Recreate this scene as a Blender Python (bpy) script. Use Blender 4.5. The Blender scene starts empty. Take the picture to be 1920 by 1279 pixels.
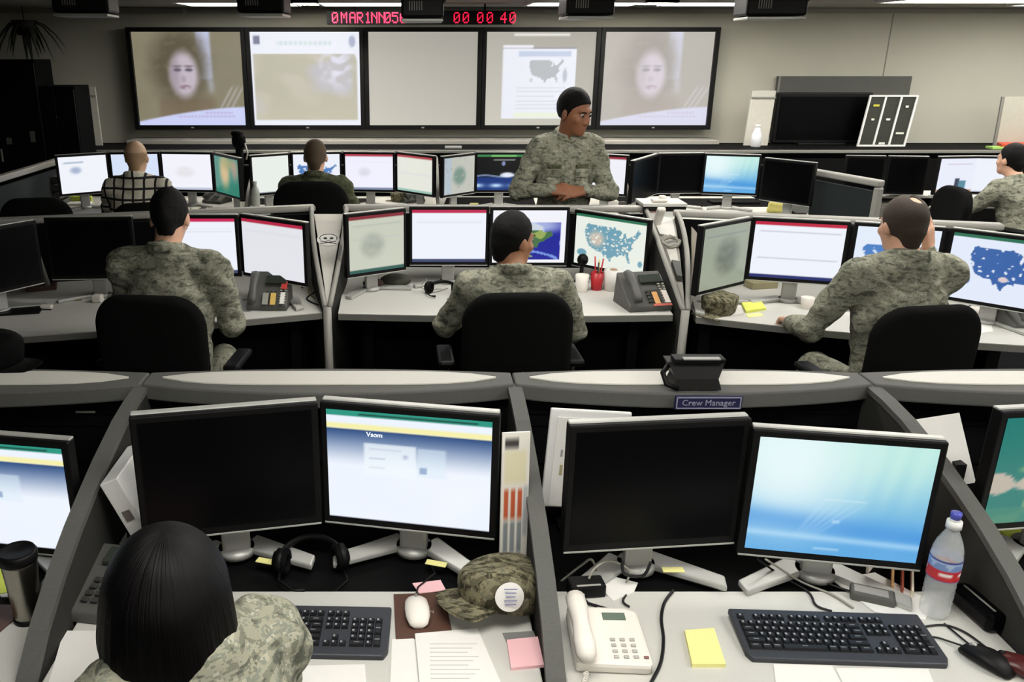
import bpy, bmesh, math, random
import numpy as np
from mathutils import Matrix, Vector, Euler
random.seed(7)
PI = math.pi
SC = bpy.context.scene
COL = SC.collection
R = math.radians

# ------------------------------------------------------------------ camera
CAM_H, PITCH, FPX, PX0, PY0 = 2.03, R(19.0), 1600.0, 780.0, 639.5
_up = (0.0, math.sin(PITCH), math.cos(PITCH))
_fw = (0.0, math.cos(PITCH), -math.sin(PITCH))

def ray(px, py):
    x = (px - PX0) / FPX; y = -(py - PY0) / FPX
    return Vector((x, y * _up[1] + _fw[1], y * _up[2] + _fw[2]))
def PZ(px, py, z):
    "point of the place at height z seen at photo pixel px,py"
    d = ray(px, py); t = (z - CAM_H) / d.z
    return Vector((d.x * t, d.y * t, z))
def PY(px, py, y):
    "point of the place at depth y seen at photo pixel px,py"
    d = ray(px, py); t = y / d.y
    return Vector((d.x * t, y, CAM_H + d.z * t))
def pair(xa, ya, xb, yb, z):
    a = PZ(xa, ya, z); b = PZ(xb, yb, z); m = (a + b) / 2
    return m, math.atan2(b.y - a.y, b.x - a.x), (b - a).length

cam = bpy.data.cameras.new('camera'); camo = bpy.data.objects.new('camera', cam)
COL.objects.link(camo)
camo.location = (0, 0, CAM_H); camo.rotation_euler = (PI / 2 - PITCH, 0, 0)
cam.sensor_width = 36.0; cam.lens = 36.0 * FPX / 1920.0
cam.shift_x = (960 - PX0) / 1920.0
cam.clip_start = 0.05; cam.clip_end = 100
SC.camera = camo
SC.view_settings.view_transform = 'Standard'
SC.view_settings.look = 'None'
SC.view_settings.gamma = 1.0
SC.view_settings.exposure = 0.0
SC.view_settings.use_curve_mapping = False

# ------------------------------------------------------------------ colour and materials
def lin(c):
    o = []
    for v in c[:3]:
        v = v / 255.0
        o.append(v / 12.92 if v <= 0.04045 else ((v + 0.055) / 1.055) ** 2.4)
    return (o[0], o[1], o[2], 1.0)
def nlin(a):
    a = np.clip(a, 0, 255) / 255.0
    return np.where(a <= 0.04045, a / 12.92, ((a + 0.055) / 1.055) ** 2.4)

MATS = {}
def mat(name, c=(128, 128, 128), rough=0.5, metal=0.0, noise=0.08, nscale=30, bump=0.0, bscale=200, trans=0.0, emit=0.0, spec=0.5, coat=0.0, ior=1.45, alpha=1.0):
    if name in MATS: return MATS[name]
    m = bpy.data.materials.new(name); m.use_nodes = True; nt = m.node_tree
    b = nt.nodes['Principled BSDF']
    b.inputs['Roughness'].default_value = rough
    b.inputs['Metallic'].default_value = metal
    b.inputs['Specular IOR Level'].default_value = spec
    b.inputs['Transmission Weight'].default_value = trans
    b.inputs['Coat Weight'].default_value = coat
    b.inputs['IOR'].default_value = ior
    b.inputs['Alpha'].default_value = alpha
    L = lin(c)
    tc = nt.nodes.new('ShaderNodeTexCoord')
    if noise > 0:
        n = nt.nodes.new('ShaderNodeTexNoise'); n.inputs['Scale'].default_value = nscale; n.inputs['Detail'].default_value = 3
        nt.links.new(tc.outputs['Object'], n.inputs['Vector'])
        mx = nt.nodes.new('ShaderNodeMix'); mx.data_type = 'RGBA'
        mx.inputs['A'].default_value = [v * (1 - noise) for v in L[:3]] + [1]
        mx.inputs['B'].default_value = [min(1, v * (1 + noise)) for v in L[:3]] + [1]
        nt.links.new(n.outputs['Fac'], mx.inputs['Factor'])
        nt.links.new(mx.outputs['Result'], b.inputs['Base Color'])
    else:
        b.inputs['Base Color'].default_value = L
    if bump > 0:
        n2 = nt.nodes.new('ShaderNodeTexNoise'); n2.inputs['Scale'].default_value = bscale; n2.inputs['Detail'].default_value = 4
        nt.links.new(tc.outputs['Object'], n2.inputs['Vector'])
        bp = nt.nodes.new('ShaderNodeBump'); bp.inputs['Strength'].default_value = bump; bp.inputs['Distance'].default_value = 0.01
        nt.links.new(n2.outputs['Fac'], bp.inputs['Height']); nt.links.new(bp.outputs['Normal'], b.inputs['Normal'])
    if emit > 0:
        b.inputs['Emission Color'].default_value = L; b.inputs['Emission Strength'].default_value = emit
    MATS[name] = m
    return m

def attr_mat(name, emit=0.0, rough=0.6, coat=0.0):
    if name in MATS: return MATS[name]
    m = bpy.data.materials.new(name); m.use_nodes = True; nt = m.node_tree
    b = nt.nodes['Principled BSDF']; b.inputs['Roughness'].default_value = rough
    b.inputs['Coat Weight'].default_value = coat
    a = nt.nodes.new('ShaderNodeAttribute'); a.attribute_name = 'Col'
    if emit > 0:
        b.inputs['Base Color'].default_value = (0.01, 0.01, 0.01, 1)
        nt.links.new(a.outputs['Color'], b.inputs['Emission Color']); b.inputs['Emission Strength'].default_value = emit
    else:
        nt.links.new(a.outputs['Color'], b.inputs['Base Color'])
    MATS[name] = m
    return m

def ramp_mat(name, stops, scale=(1, 1, 1), nscale=14.0, detail=3.0, snap=0.0, rough=0.85, bump=0.3, bscale=60, interp='CONSTANT', distortion=0.4):
    "patterned cloth: noise through a colour ramp, coordinates snapped to small squares"
    if name in MATS: return MATS[name]
    m = bpy.data.materials.new(name); m.use_nodes = True; nt = m.node_tree
    b = nt.nodes['Principled BSDF']; b.inputs['Roughness'].default_value = rough
    b.inputs['Specular IOR Level'].default_value = 0.2
    tc = nt.nodes.new('ShaderNodeTexCoord'); src = tc.outputs['Object']
    if snap > 0:
        v = nt.nodes.new('ShaderNodeVectorMath'); v.operation = 'SNAP'; v.inputs[1].default_value = (snap,) * 3
        nt.links.new(src, v.inputs[0]); src = v.outputs[0]
    mp = nt.nodes.new('ShaderNodeMapping'); mp.inputs['Scale'].default_value = scale
    nt.links.new(src, mp.inputs['Vector'])
    n = nt.nodes.new('ShaderNodeTexNoise'); n.inputs['Scale'].default_value = nscale; n.inputs['Detail'].default_value = detail
    n.inputs['Distortion'].default_value = distortion
    nt.links.new(mp.outputs[0], n.inputs['Vector'])
    cr = nt.nodes.new('ShaderNodeValToRGB'); cr.color_ramp.interpolation = interp
    el = cr.color_ramp.elements
    el[0].position = stops[0][0]; el[0].color = lin(stops[0][1])
    el[1].position = stops[1][0]; el[1].color = lin(stops[1][1])
    for p, c in stops[2:]:
        e = el.new(p); e.color = lin(c)
    nt.links.new(n.outputs['Fac'], cr.inputs['Fac']); nt.links.new(cr.outputs['Color'], b.inputs['Base Color'])
    n2 = nt.nodes.new('ShaderNodeTexNoise'); n2.inputs['Scale'].default_value = bscale; n2.inputs['Detail'].default_value = 4
    nt.links.new(tc.outputs['Object'], n2.inputs['Vector'])
    bp = nt.nodes.new('ShaderNodeBump'); bp.inputs['Strength'].default_value = bump; bp.inputs['Distance'].default_value = 0.01
    nt.links.new(n2.outputs['Fac'], bp.inputs['Height']); nt.links.new(bp.outputs['Normal'], b.inputs['Normal'])
    MATS[name] = m
    return m

# ------------------------------------------------------------------ mesh builder
def T(x=0, y=0, z=0): return Matrix.Translation((x, y, z))
def RZ(a): return Matrix.Rotation(a, 4, 'Z')
def RX(a): return Matrix.Rotation(a, 4, 'X')
def RY(a): return Matrix.Rotation(a, 4, 'Y')

class MB:
    def __init__(s): s.v = []; s.f = []; s.m = []; s.c = []; s.s = []; s.mats = []
    def mi(s, m):
        if m not in s.mats: s.mats.append(m)
        return s.mats.index(m)
    def add(s, vs, fs, m, col=None, M=None, smooth=False):
        o = len(s.v)
        for v in vs:
            v = Vector(v)
            s.v.append(tuple(M @ v) if M is not None else tuple(v))
        k = s.mi(m)
        cl = lin(col) if col is not None else (1, 1, 1, 1)
        for f in fs:
            s.f.append([i + o for i in f]); s.m.append(k); s.s.append(smooth); s.c.append([cl] * len(f))
    def bm(s, b, m, col=None, M=None, smooth=False):
        b.verts.index_update()
        s.add([v.co.copy() for v in b.verts], [[v.index for v in f.verts] for f in b.faces], m, col, M, smooth)
        b.free()
    def box(s, c, d, m, bev=0.0, col=None, M=None, seg=2, smooth=False):
        b = bmesh.new(); bmesh.ops.create_cube(b, size=1.0)
        for v in b.verts: v.co = Vector((v.co.x * d[0] + c[0], v.co.y * d[1] + c[1], v.co.z * d[2] + c[2]))
        if bev > 0: bmesh.ops.bevel(b, geom=b.edges[:], offset=min(bev, min(d) * 0.49), segments=seg, profile=0.5, affect='EDGES')
        s.bm(b, m, col, M, smooth)
    def cyl(s, c, r1, r2, h, m, seg=20, col=None, M=None, smooth=True):
        b = bmesh.new(); bmesh.ops.create_cone(b, cap_ends=True, segments=seg, radius1=r1, radius2=r2, depth=h)
        for v in b.verts: v.co += Vector(c)
        s.bm(b, m, col, M, smooth)
    def sph(s, c, r, m, col=None, M=None, u=16, v=10):
        if not hasattr(r, '__len__'): r = (r, r, r)
        b = bmesh.new(); bmesh.ops.create_uvsphere(b, u_segments=u, v_segments=v, radius=1.0)
        for w in b.verts: w.co = Vector((w.co.x * r[0] + c[0], w.co.y * r[1] + c[1], w.co.z * r[2] + c[2]))
        s.bm(b, m, col, M, True)
    def prism(s, poly, z0, z1, m, col=None, M=None, bev=0.0):
        "polygon in x,y extruded from z0 to z1"
        n = len(poly)
        b = bmesh.new()
        lo = [b.verts.new((p[0], p[1], z0)) for p in poly]; hi = [b.verts.new((p[0], p[1], z1)) for p in poly]
        b.faces.new(hi); b.faces.new(lo[::-1])
        for i in range(n): b.faces.new((lo[i], lo[(i + 1) % n], hi[(i + 1) % n], hi[i]))
        bmesh.ops.recalc_face_normals(b, faces=b.faces[:])
        if bev > 0: bmesh.ops.bevel(b, geom=b.edges[:], offset=bev, segments=2, profile=0.5, affect='EDGES')
        s.bm(b, m, col, M)
    def lathe(s, prof, m, seg=28, col=None, M=None, smooth=True):
        vs = []; fs = []
        for r, z in prof:
            for k in range(seg): vs.append((r * math.cos(2 * PI * k / seg), r * math.sin(2 * PI * k / seg), z))
        for i in range(len(prof) - 1):
            for k in range(seg):
                a = i * seg + k; b = i * seg + (k + 1) % seg
                fs.append((a, b, b + seg, a + seg))
        if prof[0][0] > 1e-5: fs.append(tuple(range(seg))[::-1])
        if prof[-1][0] > 1e-5: fs.append(tuple((len(prof) - 1) * seg + k for k in range(seg)))
        s.add(vs, fs, m, col, M, smooth)
    def tube(s, pts, r, m, seg=8, col=None, M=None, cyclic=False, sy=1.0):
        pts = [Vector(p) for p in pts]; n = len(pts)
        rr = r if hasattr(r, '__len__') else [r] * n
        vs = []; fs = []; prev = None
        for i, p in enumerate(pts):
            if cyclic: t = pts[(i + 1) % n] - pts[i - 1]
            else: t = pts[min(i + 1, n - 1)] - pts[max(i - 1, 0)]
            t.normalize()
            if prev is None:
                a = Vector((0, 0, 1)) if abs(t.z) < 0.9 else Vector((1, 0, 0))
                u = t.cross(a).normalized()
            else:
                u = (prev - t * prev.dot(t)).normalized()
            w = t.cross(u); prev = u
            for k in range(seg):
                an = 2 * PI * k / seg
                vs.append(p + (u * math.cos(an) + w * math.sin(an) * sy) * rr[i])
        for i in range(n if cyclic else n - 1):
            j = (i + 1) % n
            for k in range(seg):
                fs.append((i * seg + k, i * seg + (k + 1) % seg, j * seg + (k + 1) % seg, j * seg + k))
        if not cyclic:
            fs.append(tuple(range(seg))[::-1]); fs.append(tuple((n - 1) * seg + k for k in range(seg)))
        s.add(vs, fs, m, col, M, True)
    def loft(s, rings, m, col=None, M=None, cap=True, smooth=True):
        n = len(rings[0]); vs = [p for r in rings for p in r]; fs = []
        for i in range(len(rings) - 1):
            for k in range(n):
                fs.append((i * n + k, i * n + (k + 1) % n, (i + 1) * n + (k + 1) % n, (i + 1) * n + k))
        if cap:
            fs.append(tuple(range(n))[::-1]); fs.append(tuple((len(rings) - 1) * n + k for k in range(n)))
        s.add(vs, fs, m, col, M, smooth)
    def grid(s, img, w, h, m, M=None, nu=64, nv=48):
        "flat picture w x h in x,z facing -y, coloured per corner by img(U,V)"
        U, V = np.meshgrid(np.linspace(0, 1, nu + 1), np.linspace(0, 1, nv + 1), indexing='ij')
        C = nlin(img(U, V)); o = len(s.v); k = s.mi(m)
        for i in range(nu + 1):
            for j in range(nv + 1):
                p = Vector(((i / nu - .5) * w, 0, (j / nv - .5) * h))
                s.v.append(tuple(M @ p) if M is not None else tuple(p))
        cc = [[(float(C[i, j, 0]), float(C[i, j, 1]), float(C[i, j, 2]), 1.0) for j in range(nv + 1)] for i in range(nu + 1)]
        q = nv + 1
        for i in range(nu):
            for j in range(nv):
                s.f.append([o + i * q + j, o + (i + 1) * q + j, o + (i + 1) * q + j + 1, o + i * q + j + 1])
                s.c.append([cc[i][j], cc[i + 1][j], cc[i + 1][j + 1], cc[i][j + 1]]); s.m.append(k); s.s.append(False)
    def text(s, body, size, m, col=None, M=None, depth=0.0005, align='CENTER'):
        cu = bpy.data.curves.new('lettering', 'FONT'); cu.body = body; cu.size = size; cu.align_x = align; cu.align_y = 'CENTER'; cu.extrude = depth
        cu.resolution_u = 3
        ob = bpy.data.objects.new('lettering', cu); COL.objects.link(ob); bpy.context.view_layer.update()
        me = bpy.data.meshes.new_from_object(ob.evaluated_get(bpy.context.evaluated_depsgraph_get()))
        s.add([v.co.copy() for v in me.vertices], [list(p.vertices) for p in me.polygons], m, col, M)
        bpy.data.objects.remove(ob); bpy.data.curves.remove(cu); bpy.data.meshes.remove(me)
    def mesh(s, name):
        me = bpy.data.meshes.new(name)
        me.from_pydata(s.v, [], s.f)
        for m in s.mats: me.materials.append(m)
        me.polygons.foreach_set('material_index', s.m)
        me.polygons.foreach_set('use_smooth', s.s)
        if any(m.name.startswith(('print', 'screen')) for m in s.mats):
            a = me.color_attributes.new('Col', 'FLOAT_COLOR', 'CORNER')
            a.data.foreach_set('color', np.array([v for f in s.c for c in f for v in c], dtype=np.float32))
        me.validate(); me.update()
        return me
    def build(s, name, parent=None, loc=None, rz=0.0):
        o = bpy.data.objects.new(name, s.mesh(name)); COL.objects.link(o)
        if parent is not None: o.parent = parent
        if loc is not None: o.location = loc
        if rz: o.rotation_euler = (0, 0, rz)
        return o

def thing(name, label, cat, loc=(0, 0, 0), rz=0.0, group=None):
    o = bpy.data.objects.new(name, None); COL.objects.link(o); o.empty_display_size = 0.1
    o.location = loc; o.rotation_euler = (0, 0, rz)
    return tag(o, label, cat, group)
def tag(o, label, cat, group=None):
    o['label'] = label; o['category'] = cat
    if group: o['group'] = group
    return o
def struct(o): o['kind'] = 'structure'; return o
def copy_tree(o, parent=None):
    c = o.copy(); COL.objects.link(c)
    if parent is not None: c.parent = parent
    for ch in list(o.children): copy_tree(ch, c)
    return c
def dup(o, label, loc, rz=0.0, group=None):
    c = copy_tree(o); c.location = loc; c.rotation_euler = (0, 0, rz); c['label'] = label
    if group: c['group'] = group
    return c

# ------------------------------------------------------------------ signed-distance modelling
def surface_nets(F, o, h):
    S = F < 0; nx, ny, nz = F.shape
    cnt = np.zeros((nx - 1, ny - 1, nz - 1), np.int8)
    offs = [(i, j, k) for i in (0, 1) for j in (0, 1) for k in (0, 1)]
    for i, j, k in offs: cnt += S[i:nx - 1 + i, j:ny - 1 + j, k:nz - 1 + k]
    mask = (cnt > 0) & (cnt < 8)
    idx = -np.ones(mask.shape, np.int64); cells = np.argwhere(mask); idx[mask] = np.arange(len(cells))
    acc = np.zeros((len(cells), 3)); num = np.zeros(len(cells))
    for a in offs:
        for ax in range(3):
            if a[ax]: continue
            b = list(a); b[ax] = 1
            fa = F[cells[:, 0] + a[0], cells[:, 1] + a[1], cells[:, 2] + a[2]]
            fb = F[cells[:, 0] + b[0], cells[:, 1] + b[1], cells[:, 2] + b[2]]
            mm = (fa < 0) != (fb < 0)
            t = fa[mm] / (fa[mm] - fb[mm])
            p = np.tile(np.array(a, float), (mm.sum(), 1)); p[:, ax] += t
            acc[mm] += p; num[mm] += 1
    V = np.array(o) + h * (cells + acc / num[:, None])
    faces = []
    for ax in range(3):
        s0 = [slice(1, -1)] * 3; s1 = [slice(1, -1)] * 3
        s0[ax] = slice(0, -1); s1[ax] = slice(1, None)
        A = S[tuple(s0)]; B = S[tuple(s1)]
        off = np.array([1, 1, 1]); off[ax] = 0
        for flip, mm in ((False, A & ~B), (True, ~A & B)):
            e = np.argwhere(mm) + off
            if not len(e): continue
            u, w = [q for q in range(3) if q != ax]
            if ax == 1: u, w = w, u
            q = []
            for du, dw in ((-1, -1), (0, -1), (0, 0), (-1, 0)):
                c = e.copy(); c[:, u] += du; c[:, w] += dw
                q.append(idx[c[:, 0], c[:, 1], c[:, 2]])
            q = np.stack(q, 1)
            faces.append(q[:, ::-1] if flip else q)
    return V, np.concatenate(faces)

class Sdf:
    def __init__(s, lo, hi, h):
        s.o = np.array(lo, float); s.h = h
        s.n = np.ceil((np.array(hi) - s.o) / h).astype(int) + 1
        s.F = np.full(tuple(s.n), 1.0, np.float32)
    def block(s, lo, hi, pad):
        a = np.clip(np.floor((np.minimum(lo, hi) - pad - s.o) / s.h).astype(int), 0, s.n)
        b = np.clip(np.ceil((np.maximum(lo, hi) + pad - s.o) / s.h).astype(int) + 1, 0, s.n)
        if np.any(b <= a): return None, None
        g = [s.o[i] + s.h * np.arange(a[i], b[i]) for i in range(3)]
        P = np.stack(np.meshgrid(*g, indexing='ij'), -1)
        return tuple(slice(a[i], b[i]) for i in range(3)), P
    def mix(s, sl, d, k, op):
        F = s.F[sl]
        if op == 'add':
            if k > 0:
                t = np.clip(.5 + .5 * (F - d) / k, 0, 1)
                s.F[sl] = F * (1 - t) + d * t - k * t * (1 - t)
            else: s.F[sl] = np.minimum(F, d)
        else:
            t = np.clip(.5 - .5 * (F + d) / max(k, 1e-5), 0, 1)
            s.F[sl] = F * (1 - t) - d * t + k * t * (1 - t)
    def cone(s, a, b, ra, rb, k=0.02, op='add'):
        a = np.array(a, float); b = np.array(b, float); r = max(ra, rb)
        sl, P = s.block(np.minimum(a, b) - r, np.maximum(a, b) + r, k * 1.5 + 3 * s.h)
        if sl is None: return
        ab = b - a; t = np.clip(((P - a) @ ab) / max(ab @ ab, 1e-9), 0, 1)
        d = np.linalg.norm(P - a - t[..., None] * ab, axis=-1) - (ra + (rb - ra) * t)
        s.mix(sl, d, k, op)
    def ell(s, c, r, Rm=None, k=0.02, op='add'):
        c = np.array(c, float); r = np.array(r, float); m = r.max()
        sl, P = s.block(c - m, c + m, k * 1.5 + 3 * s.h)
        if sl is None: return
        Q = P - c
        if Rm is not None: Q = Q @ Rm
        k0 = np.linalg.norm(Q / r, axis=-1); k1 = np.linalg.norm(Q / (r * r), axis=-1)
        s.mix(sl, k0 * (k0 - 1) / np.maximum(k1, 1e-6), k, op)
    def func(s, lo, hi, fn, k=0.01, op='add'):
        sl, P = s.block(np.array(lo, float), np.array(hi, float), 0)
        if sl is None: return
        s.mix(sl, fn(P), k, op)
    def wrinkle(s, amp, fr, seed):
        rs = np.random.RandomState(seed)
        g = [s.o[i] + s.h * np.arange(s.n[i]) for i in range(3)]
        X, Y, Z = np.meshgrid(*g, indexing='ij', sparse=True)
        w = 0
        for q in range(5):
            f = rs.uniform(-1, 1, 3); f[2] *= 1.8; f = f / np.linalg.norm(f) * fr * rs.uniform(.6, 1.7); ph = rs.uniform(0, 6.28)
            w = w + np.sin(X * f[0] + Y * f[1] + Z * f[2] + ph + 1.6 * np.sin(X * f[1] * .7 + Z * f[0] * .6 + ph * 2))
        s.F += (amp / 2.5 * w).astype(np.float32)
    def build(s, name, m, parent=None, smooth=True):
        F = s.F.copy()
        F[0], F[-1] = 1, 1; F[:, 0], F[:, -1] = 1, 1; F[:, :, 0], F[:, :, -1] = 1, 1
        V, Q = surface_nets(F, s.o, s.h)
        me = bpy.data.meshes.new(name)
        me.vertices.add(len(V)); me.vertices.foreach_set('co', V.astype(np.float32).ravel())
        me.loops.add(Q.size); me.loops.foreach_set('vertex_index', Q.astype(np.int32).ravel())
        me.polygons.add(len(Q)); me.polygons.foreach_set('loop_start', np.arange(0, Q.size, 4, dtype=np.int32))
        me.polygons.foreach_set('use_smooth', np.ones(len(Q), bool))
        me.materials.append(m); me.update(calc_edges=True); me.validate()
        o = bpy.data.objects.new(name, me); COL.objects.link(o)
        if parent is not None: o.parent = parent
        return o
# ------------------------------------------------------------------ pictures shown on the displays (what each panel gives off)
def blank(U, c): return np.ones(U.shape + (3,)) * np.array(c, float)
def put(im, m, c): return im + (np.array(c, float) - im) * np.asarray(m)[..., None]
def sm(x, a, b): t = np.clip((x - a) / (b - a + 1e-9), 0, 1); return t * t * (3 - 2 * t)
def bx(U, V, u0, v0, u1, v1, s=0.008):
    return sm(U, u0 - s, u0 + s) * (1 - sm(U, u1 - s, u1 + s)) * sm(V, v0 - s, v0 + s) * (1 - sm(V, v1 - s, v1 + s))
def el(U, V, u, v, a, b, s=0.15):
    d = np.sqrt(((U - u) / a) ** 2 + ((V - v) / b) ** 2); return 1 - sm(d, 1 - s, 1 + s)
def nz(U, V, f, seed):
    rs = np.random.RandomState(seed); w = 0
    for i in range(6):
        a, b, p = rs.uniform(-f, f), rs.uniform(-f, f), rs.uniform(0, 6.3)
        w = w + np.sin(U * a + V * b + p + 1.5 * np.sin(U * b * .6 - V * a * .7 + p * 2))
    return w / 6
USA = [(.03, .93), (.06, .97), (.10, .95), (.50, .95), (.52, .97), (.56, .92), (.62, .90), (.66, .85), (.63, .70), (.655, .66), (.68, .72), (.69, .82), (.72, .84), (.735, .76), (.75, .70), (.79, .74), (.83, .79), (.88, .83), (.90, .90), (.93, .98), (.96, .97), (.98, .88), (.94, .82), (.93, .76), (.90, .72), (.865, .66), (.855, .56), (.87, .50), (.83, .42), (.79, .34), (.80, .22), (.83, .08), (.80, .04), (.77, .14), (.755, .23), (.69, .23), (.62, .22), (.62, .17), (.55, .19), (.49, .10), (.485, .0), (.44, .04), (.40, .16), (.36, .12), (.32, .24), (.24, .24), (.14, .30), (.09, .34), (.05, .46), (.01, .62), (.0, .78)]
NAM = [(.05, .82), (.2, .9), (.4, .88), (.55, .95), (.7, .85), (.72, .7), (.85, .72), (.9, .6), (.75, .5), (.66, .4), (.62, .28), (.55, .34), (.45, .32), (.42, .18), (.5, .1), (.6, .02), (.5, .04), (.38, .12), (.3, .26), (.22, .42), (.2, .58), (.12, .7)]
def poly(U, V, pts, r):
    u0, v0, u1, v1 = r
    P = [(u0 + a * (u1 - u0), v0 + b * (v1 - v0)) for a, b in pts]; ins = np.zeros(U.shape, bool)
    for i in range(len(P)):
        (x1, y1), (x2, y2) = P[i], P[i - 1]
        ins ^= ((y1 > V) != (y2 > V)) & (U < (x2 - x1) * (V - y1) / (y2 - y1 + 1e-12) + x1)
    return ins.astype(float)

WHITE = (238, 242, 252)
def s_page(bar=(190, 40, 70), base=WHITE, task=(60, 70, 110), lines=((.82, 170), (.76, 215)), blob=None, soft=0.0):
    def f(U, V):
        im = blank(U, base)
        if blob: im = put(im, el(U, V, blob[0], blob[1], blob[2], blob[3], .5) * (.75 + .25 * nz(U, V, 40, 3)), blob[4])
        for v, g in lines: im = put(im, bx(U, V, .06, v - .006, .95, v + .006) * .6, (g, g, g + 8))
        if bar: im = put(im, V > .945, bar)
        if task: im = put(im, V < .05, task)
        return im
    return f
def s_usmap(sea=(225, 236, 250), land=(62, 112, 178), bar=(40, 120, 90), rect=(.12, .18, .98, .82), tan=None, ak=True, task=None):
    def f(U, V):
        im = blank(U, sea)
        p = poly(U, V, USA, rect)
        im = put(im, p, land)
        n = nz(U, V, 85, 5)
        im = put(im, p * sm(n, .42, .5), sea)
        if tan:
            im = put(im, p * el(U, V, rect[0] + .22 * (rect[2] - rect[0]), .55, .1, .14, .6), tan); im = put(im, p * (n < -.36), (235, 235, 225))
        else:
            im = put(im, p * el(U, V, .6, .38, .05, .04), (220, 205, 205))
        if ak:
            im = put(im, el(U, V, rect[0] - .03, rect[1] + .1, .07, .07), land); im = put(im, el(U, V, .95, rect[1] + .06, .03, .06), land)
        if bar: im = put(im, V > .955, bar)
        if task: im = put(im, V < .04, task)
        return im
    return f
def s_vista(U, V):
    t = sm(V, .1, .95)[..., None]
    im = np.array((96, 170, 226.)) * (1 - t) + np.array((188, 232, 226.)) * t
    im = put(im, el(U, V, .18, .78, .36, .5, .9) * .9, (236, 250, 252))
    for a, w, s in ((.62, .05, .3), (.75, .04, .35), (.88, .05, .3), (.5, .04, .3), (.35, .03, .25)):
        im = put(im, np.exp(-((U - a - .12 * (V - .5)) / w) ** 2) * sm(V, .3, .8) * s, (214, 246, 234))
    im = put(im, np.exp(-((V - .30 + .10 * (U - .1)) / .1) ** 2) * .55, (60, 140, 218))
    for k in range(5):
        im = put(im, np.exp(-((U - (.30 + .03 * k) - (V - .2) * (.42 + .1 * k)) / .014) ** 2) * sm(V, .1, .3) * (1 - sm(V, .3, .6)) * .22, (226, 246, 255))
    im = put(im, np.exp(-((V - .165 + .03 * U) / .03) ** 2) * .6, (190, 226, 248))
    im = put(im, bx(U, V, .42, .49, .66, .502, .004) * .4, (230, 245, 250)); im = put(im, bx(U, V, .48, .30, .53, .315, .004) * .6, (240, 250, 255))
    return put(im, bx(U, V, .40, .045, .55, .06, .006) * .5, (235, 245, 250))
def s_portal(U, V):
    im = blank(U, (236, 243, 254))
    t = np.clip((.83 - V) / .33, 0, 1)[..., None]
    im = np.where((V < .84)[..., None], np.array((46, 78, 130.)) * (1 - t) ** 1.3 + np.array((238, 244, 254.)) * (1 - (1 - t) ** 1.3), im)
    im = put(im, bx(U, V, -.1, .84, 1.1, .885), (246, 240, 168))
    im = put(im, V > .955, (42, 150, 130)); im = put(im, bx(U, V, .2, .962, .92, .975, .004), (18, 60, 50))
    im = put(im, bx(U, V, .23, .43, .55, .72, .01) * .8, (240, 248, 254)); im = put(im, bx(U, V, .56, .45, .73, .71, .01) * .55, (220, 236, 248))
    for v in (.66, .58, .5): im = put(im, bx(U, V, .26, v, .36 + .1 * (v > .6), v + .012, .004) * .4, (150, 165, 190))
    im = put(im, bx(U, V, .57, .48, .615, .54, .006) * .7, (120, 150, 190))
    im = put(im, bx(U, V, .47, .60, .50, .64, .006) * .5, (150, 160, 190))
    return put(im, V < .012, (40, 50, 70))
def s_globe(U, V):
    im = blank(U, (242, 242, 250))
    m = bx(U, V, .02, .06, .93, .78, .004)
    g = blank(U, (26, 34, 150)); g = put(g, np.abs(nz(U, V, 14, 2)) < .12, (120, 150, 225))
    g = put(g, el(U, V, .45, .72, .5, .16, .5) * .8, (200, 212, 240))
    n = poly(U + .02 * nz(U, V, 40, 9), V + .02 * nz(U, V, 40, 8), NAM, (.1, .08, .92, .8))
    g = put(g, n, (70, 112, 70)); g = put(g, n * (nz(U, V, 22, 4) > .15), (150, 170, 90)); g = put(g, n * (V > .62), (206, 214, 226))
    return put(im, m, g)
def put_img(im, m, g): return im * (1 - m[..., None]) + g * m[..., None]
def s_storm(U, V):
    im = blank(U, (8, 10, 14)); im = put(im, V > .93, (60, 130, 80)); im = put(im, bx(U, V, .3, .945, .85, .985), (120, 190, 110))
    im = put(im, bx(U, V, .35, .83, .82, .87), (150, 155, 150)); im = put(im, el(U, V, .57, .75, .04, .06), (130, 140, 180))
    im = put(im, 1 - sm(V, .33, .42), (22, 52, 122))
    im = put(im, np.exp(-((V - .40 - .02 * np.sin(U * 9)) / .02) ** 2) * .9, (170, 190, 225))
    im = put(im, el(U, V, .66, .43, .14, .07, .5), (238, 242, 252)); im = put(im, np.exp(-((V - .43 + .06 * np.abs(U - .66)) / .022) ** 2) * (U > .5) * .9, (225, 232, 250))
    return put(im, np.exp(-((V - .13) / .055) ** 2) * (.6 + .4 * np.cos(U * 15)), (196, 226, 252))
def s_land(U, V):
    im = blank(U, (26, 120, 112)); n = nz(U, V, 9, 12) + .5 * nz(U, V, 25, 6)
    im = put(im, sm(n + (U - .35) * 1.4, .05, .12) * (V > .25), (186, 176, 162))
    im = put(im, sm(nz(U, V, 18, 31), .2, .3) * .6, (164, 176, 120)); im = put(im, (V < .16) * .8, (60, 130, 112))
    return im
def s_relief(U, V):
    im = blank(U, (34, 122, 104)); m = el(U, V, .42, .62, .2, .42, .6)
    im = put(im, m, (198, 170, 120)); im = put(im, el(U, V, .6, .85, .3, .16, .7) * .8, (150, 150, 90))
    return put(im, el(U, V, .85, .7, .14, .26, .7) * .7, (186, 140, 120))
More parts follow.
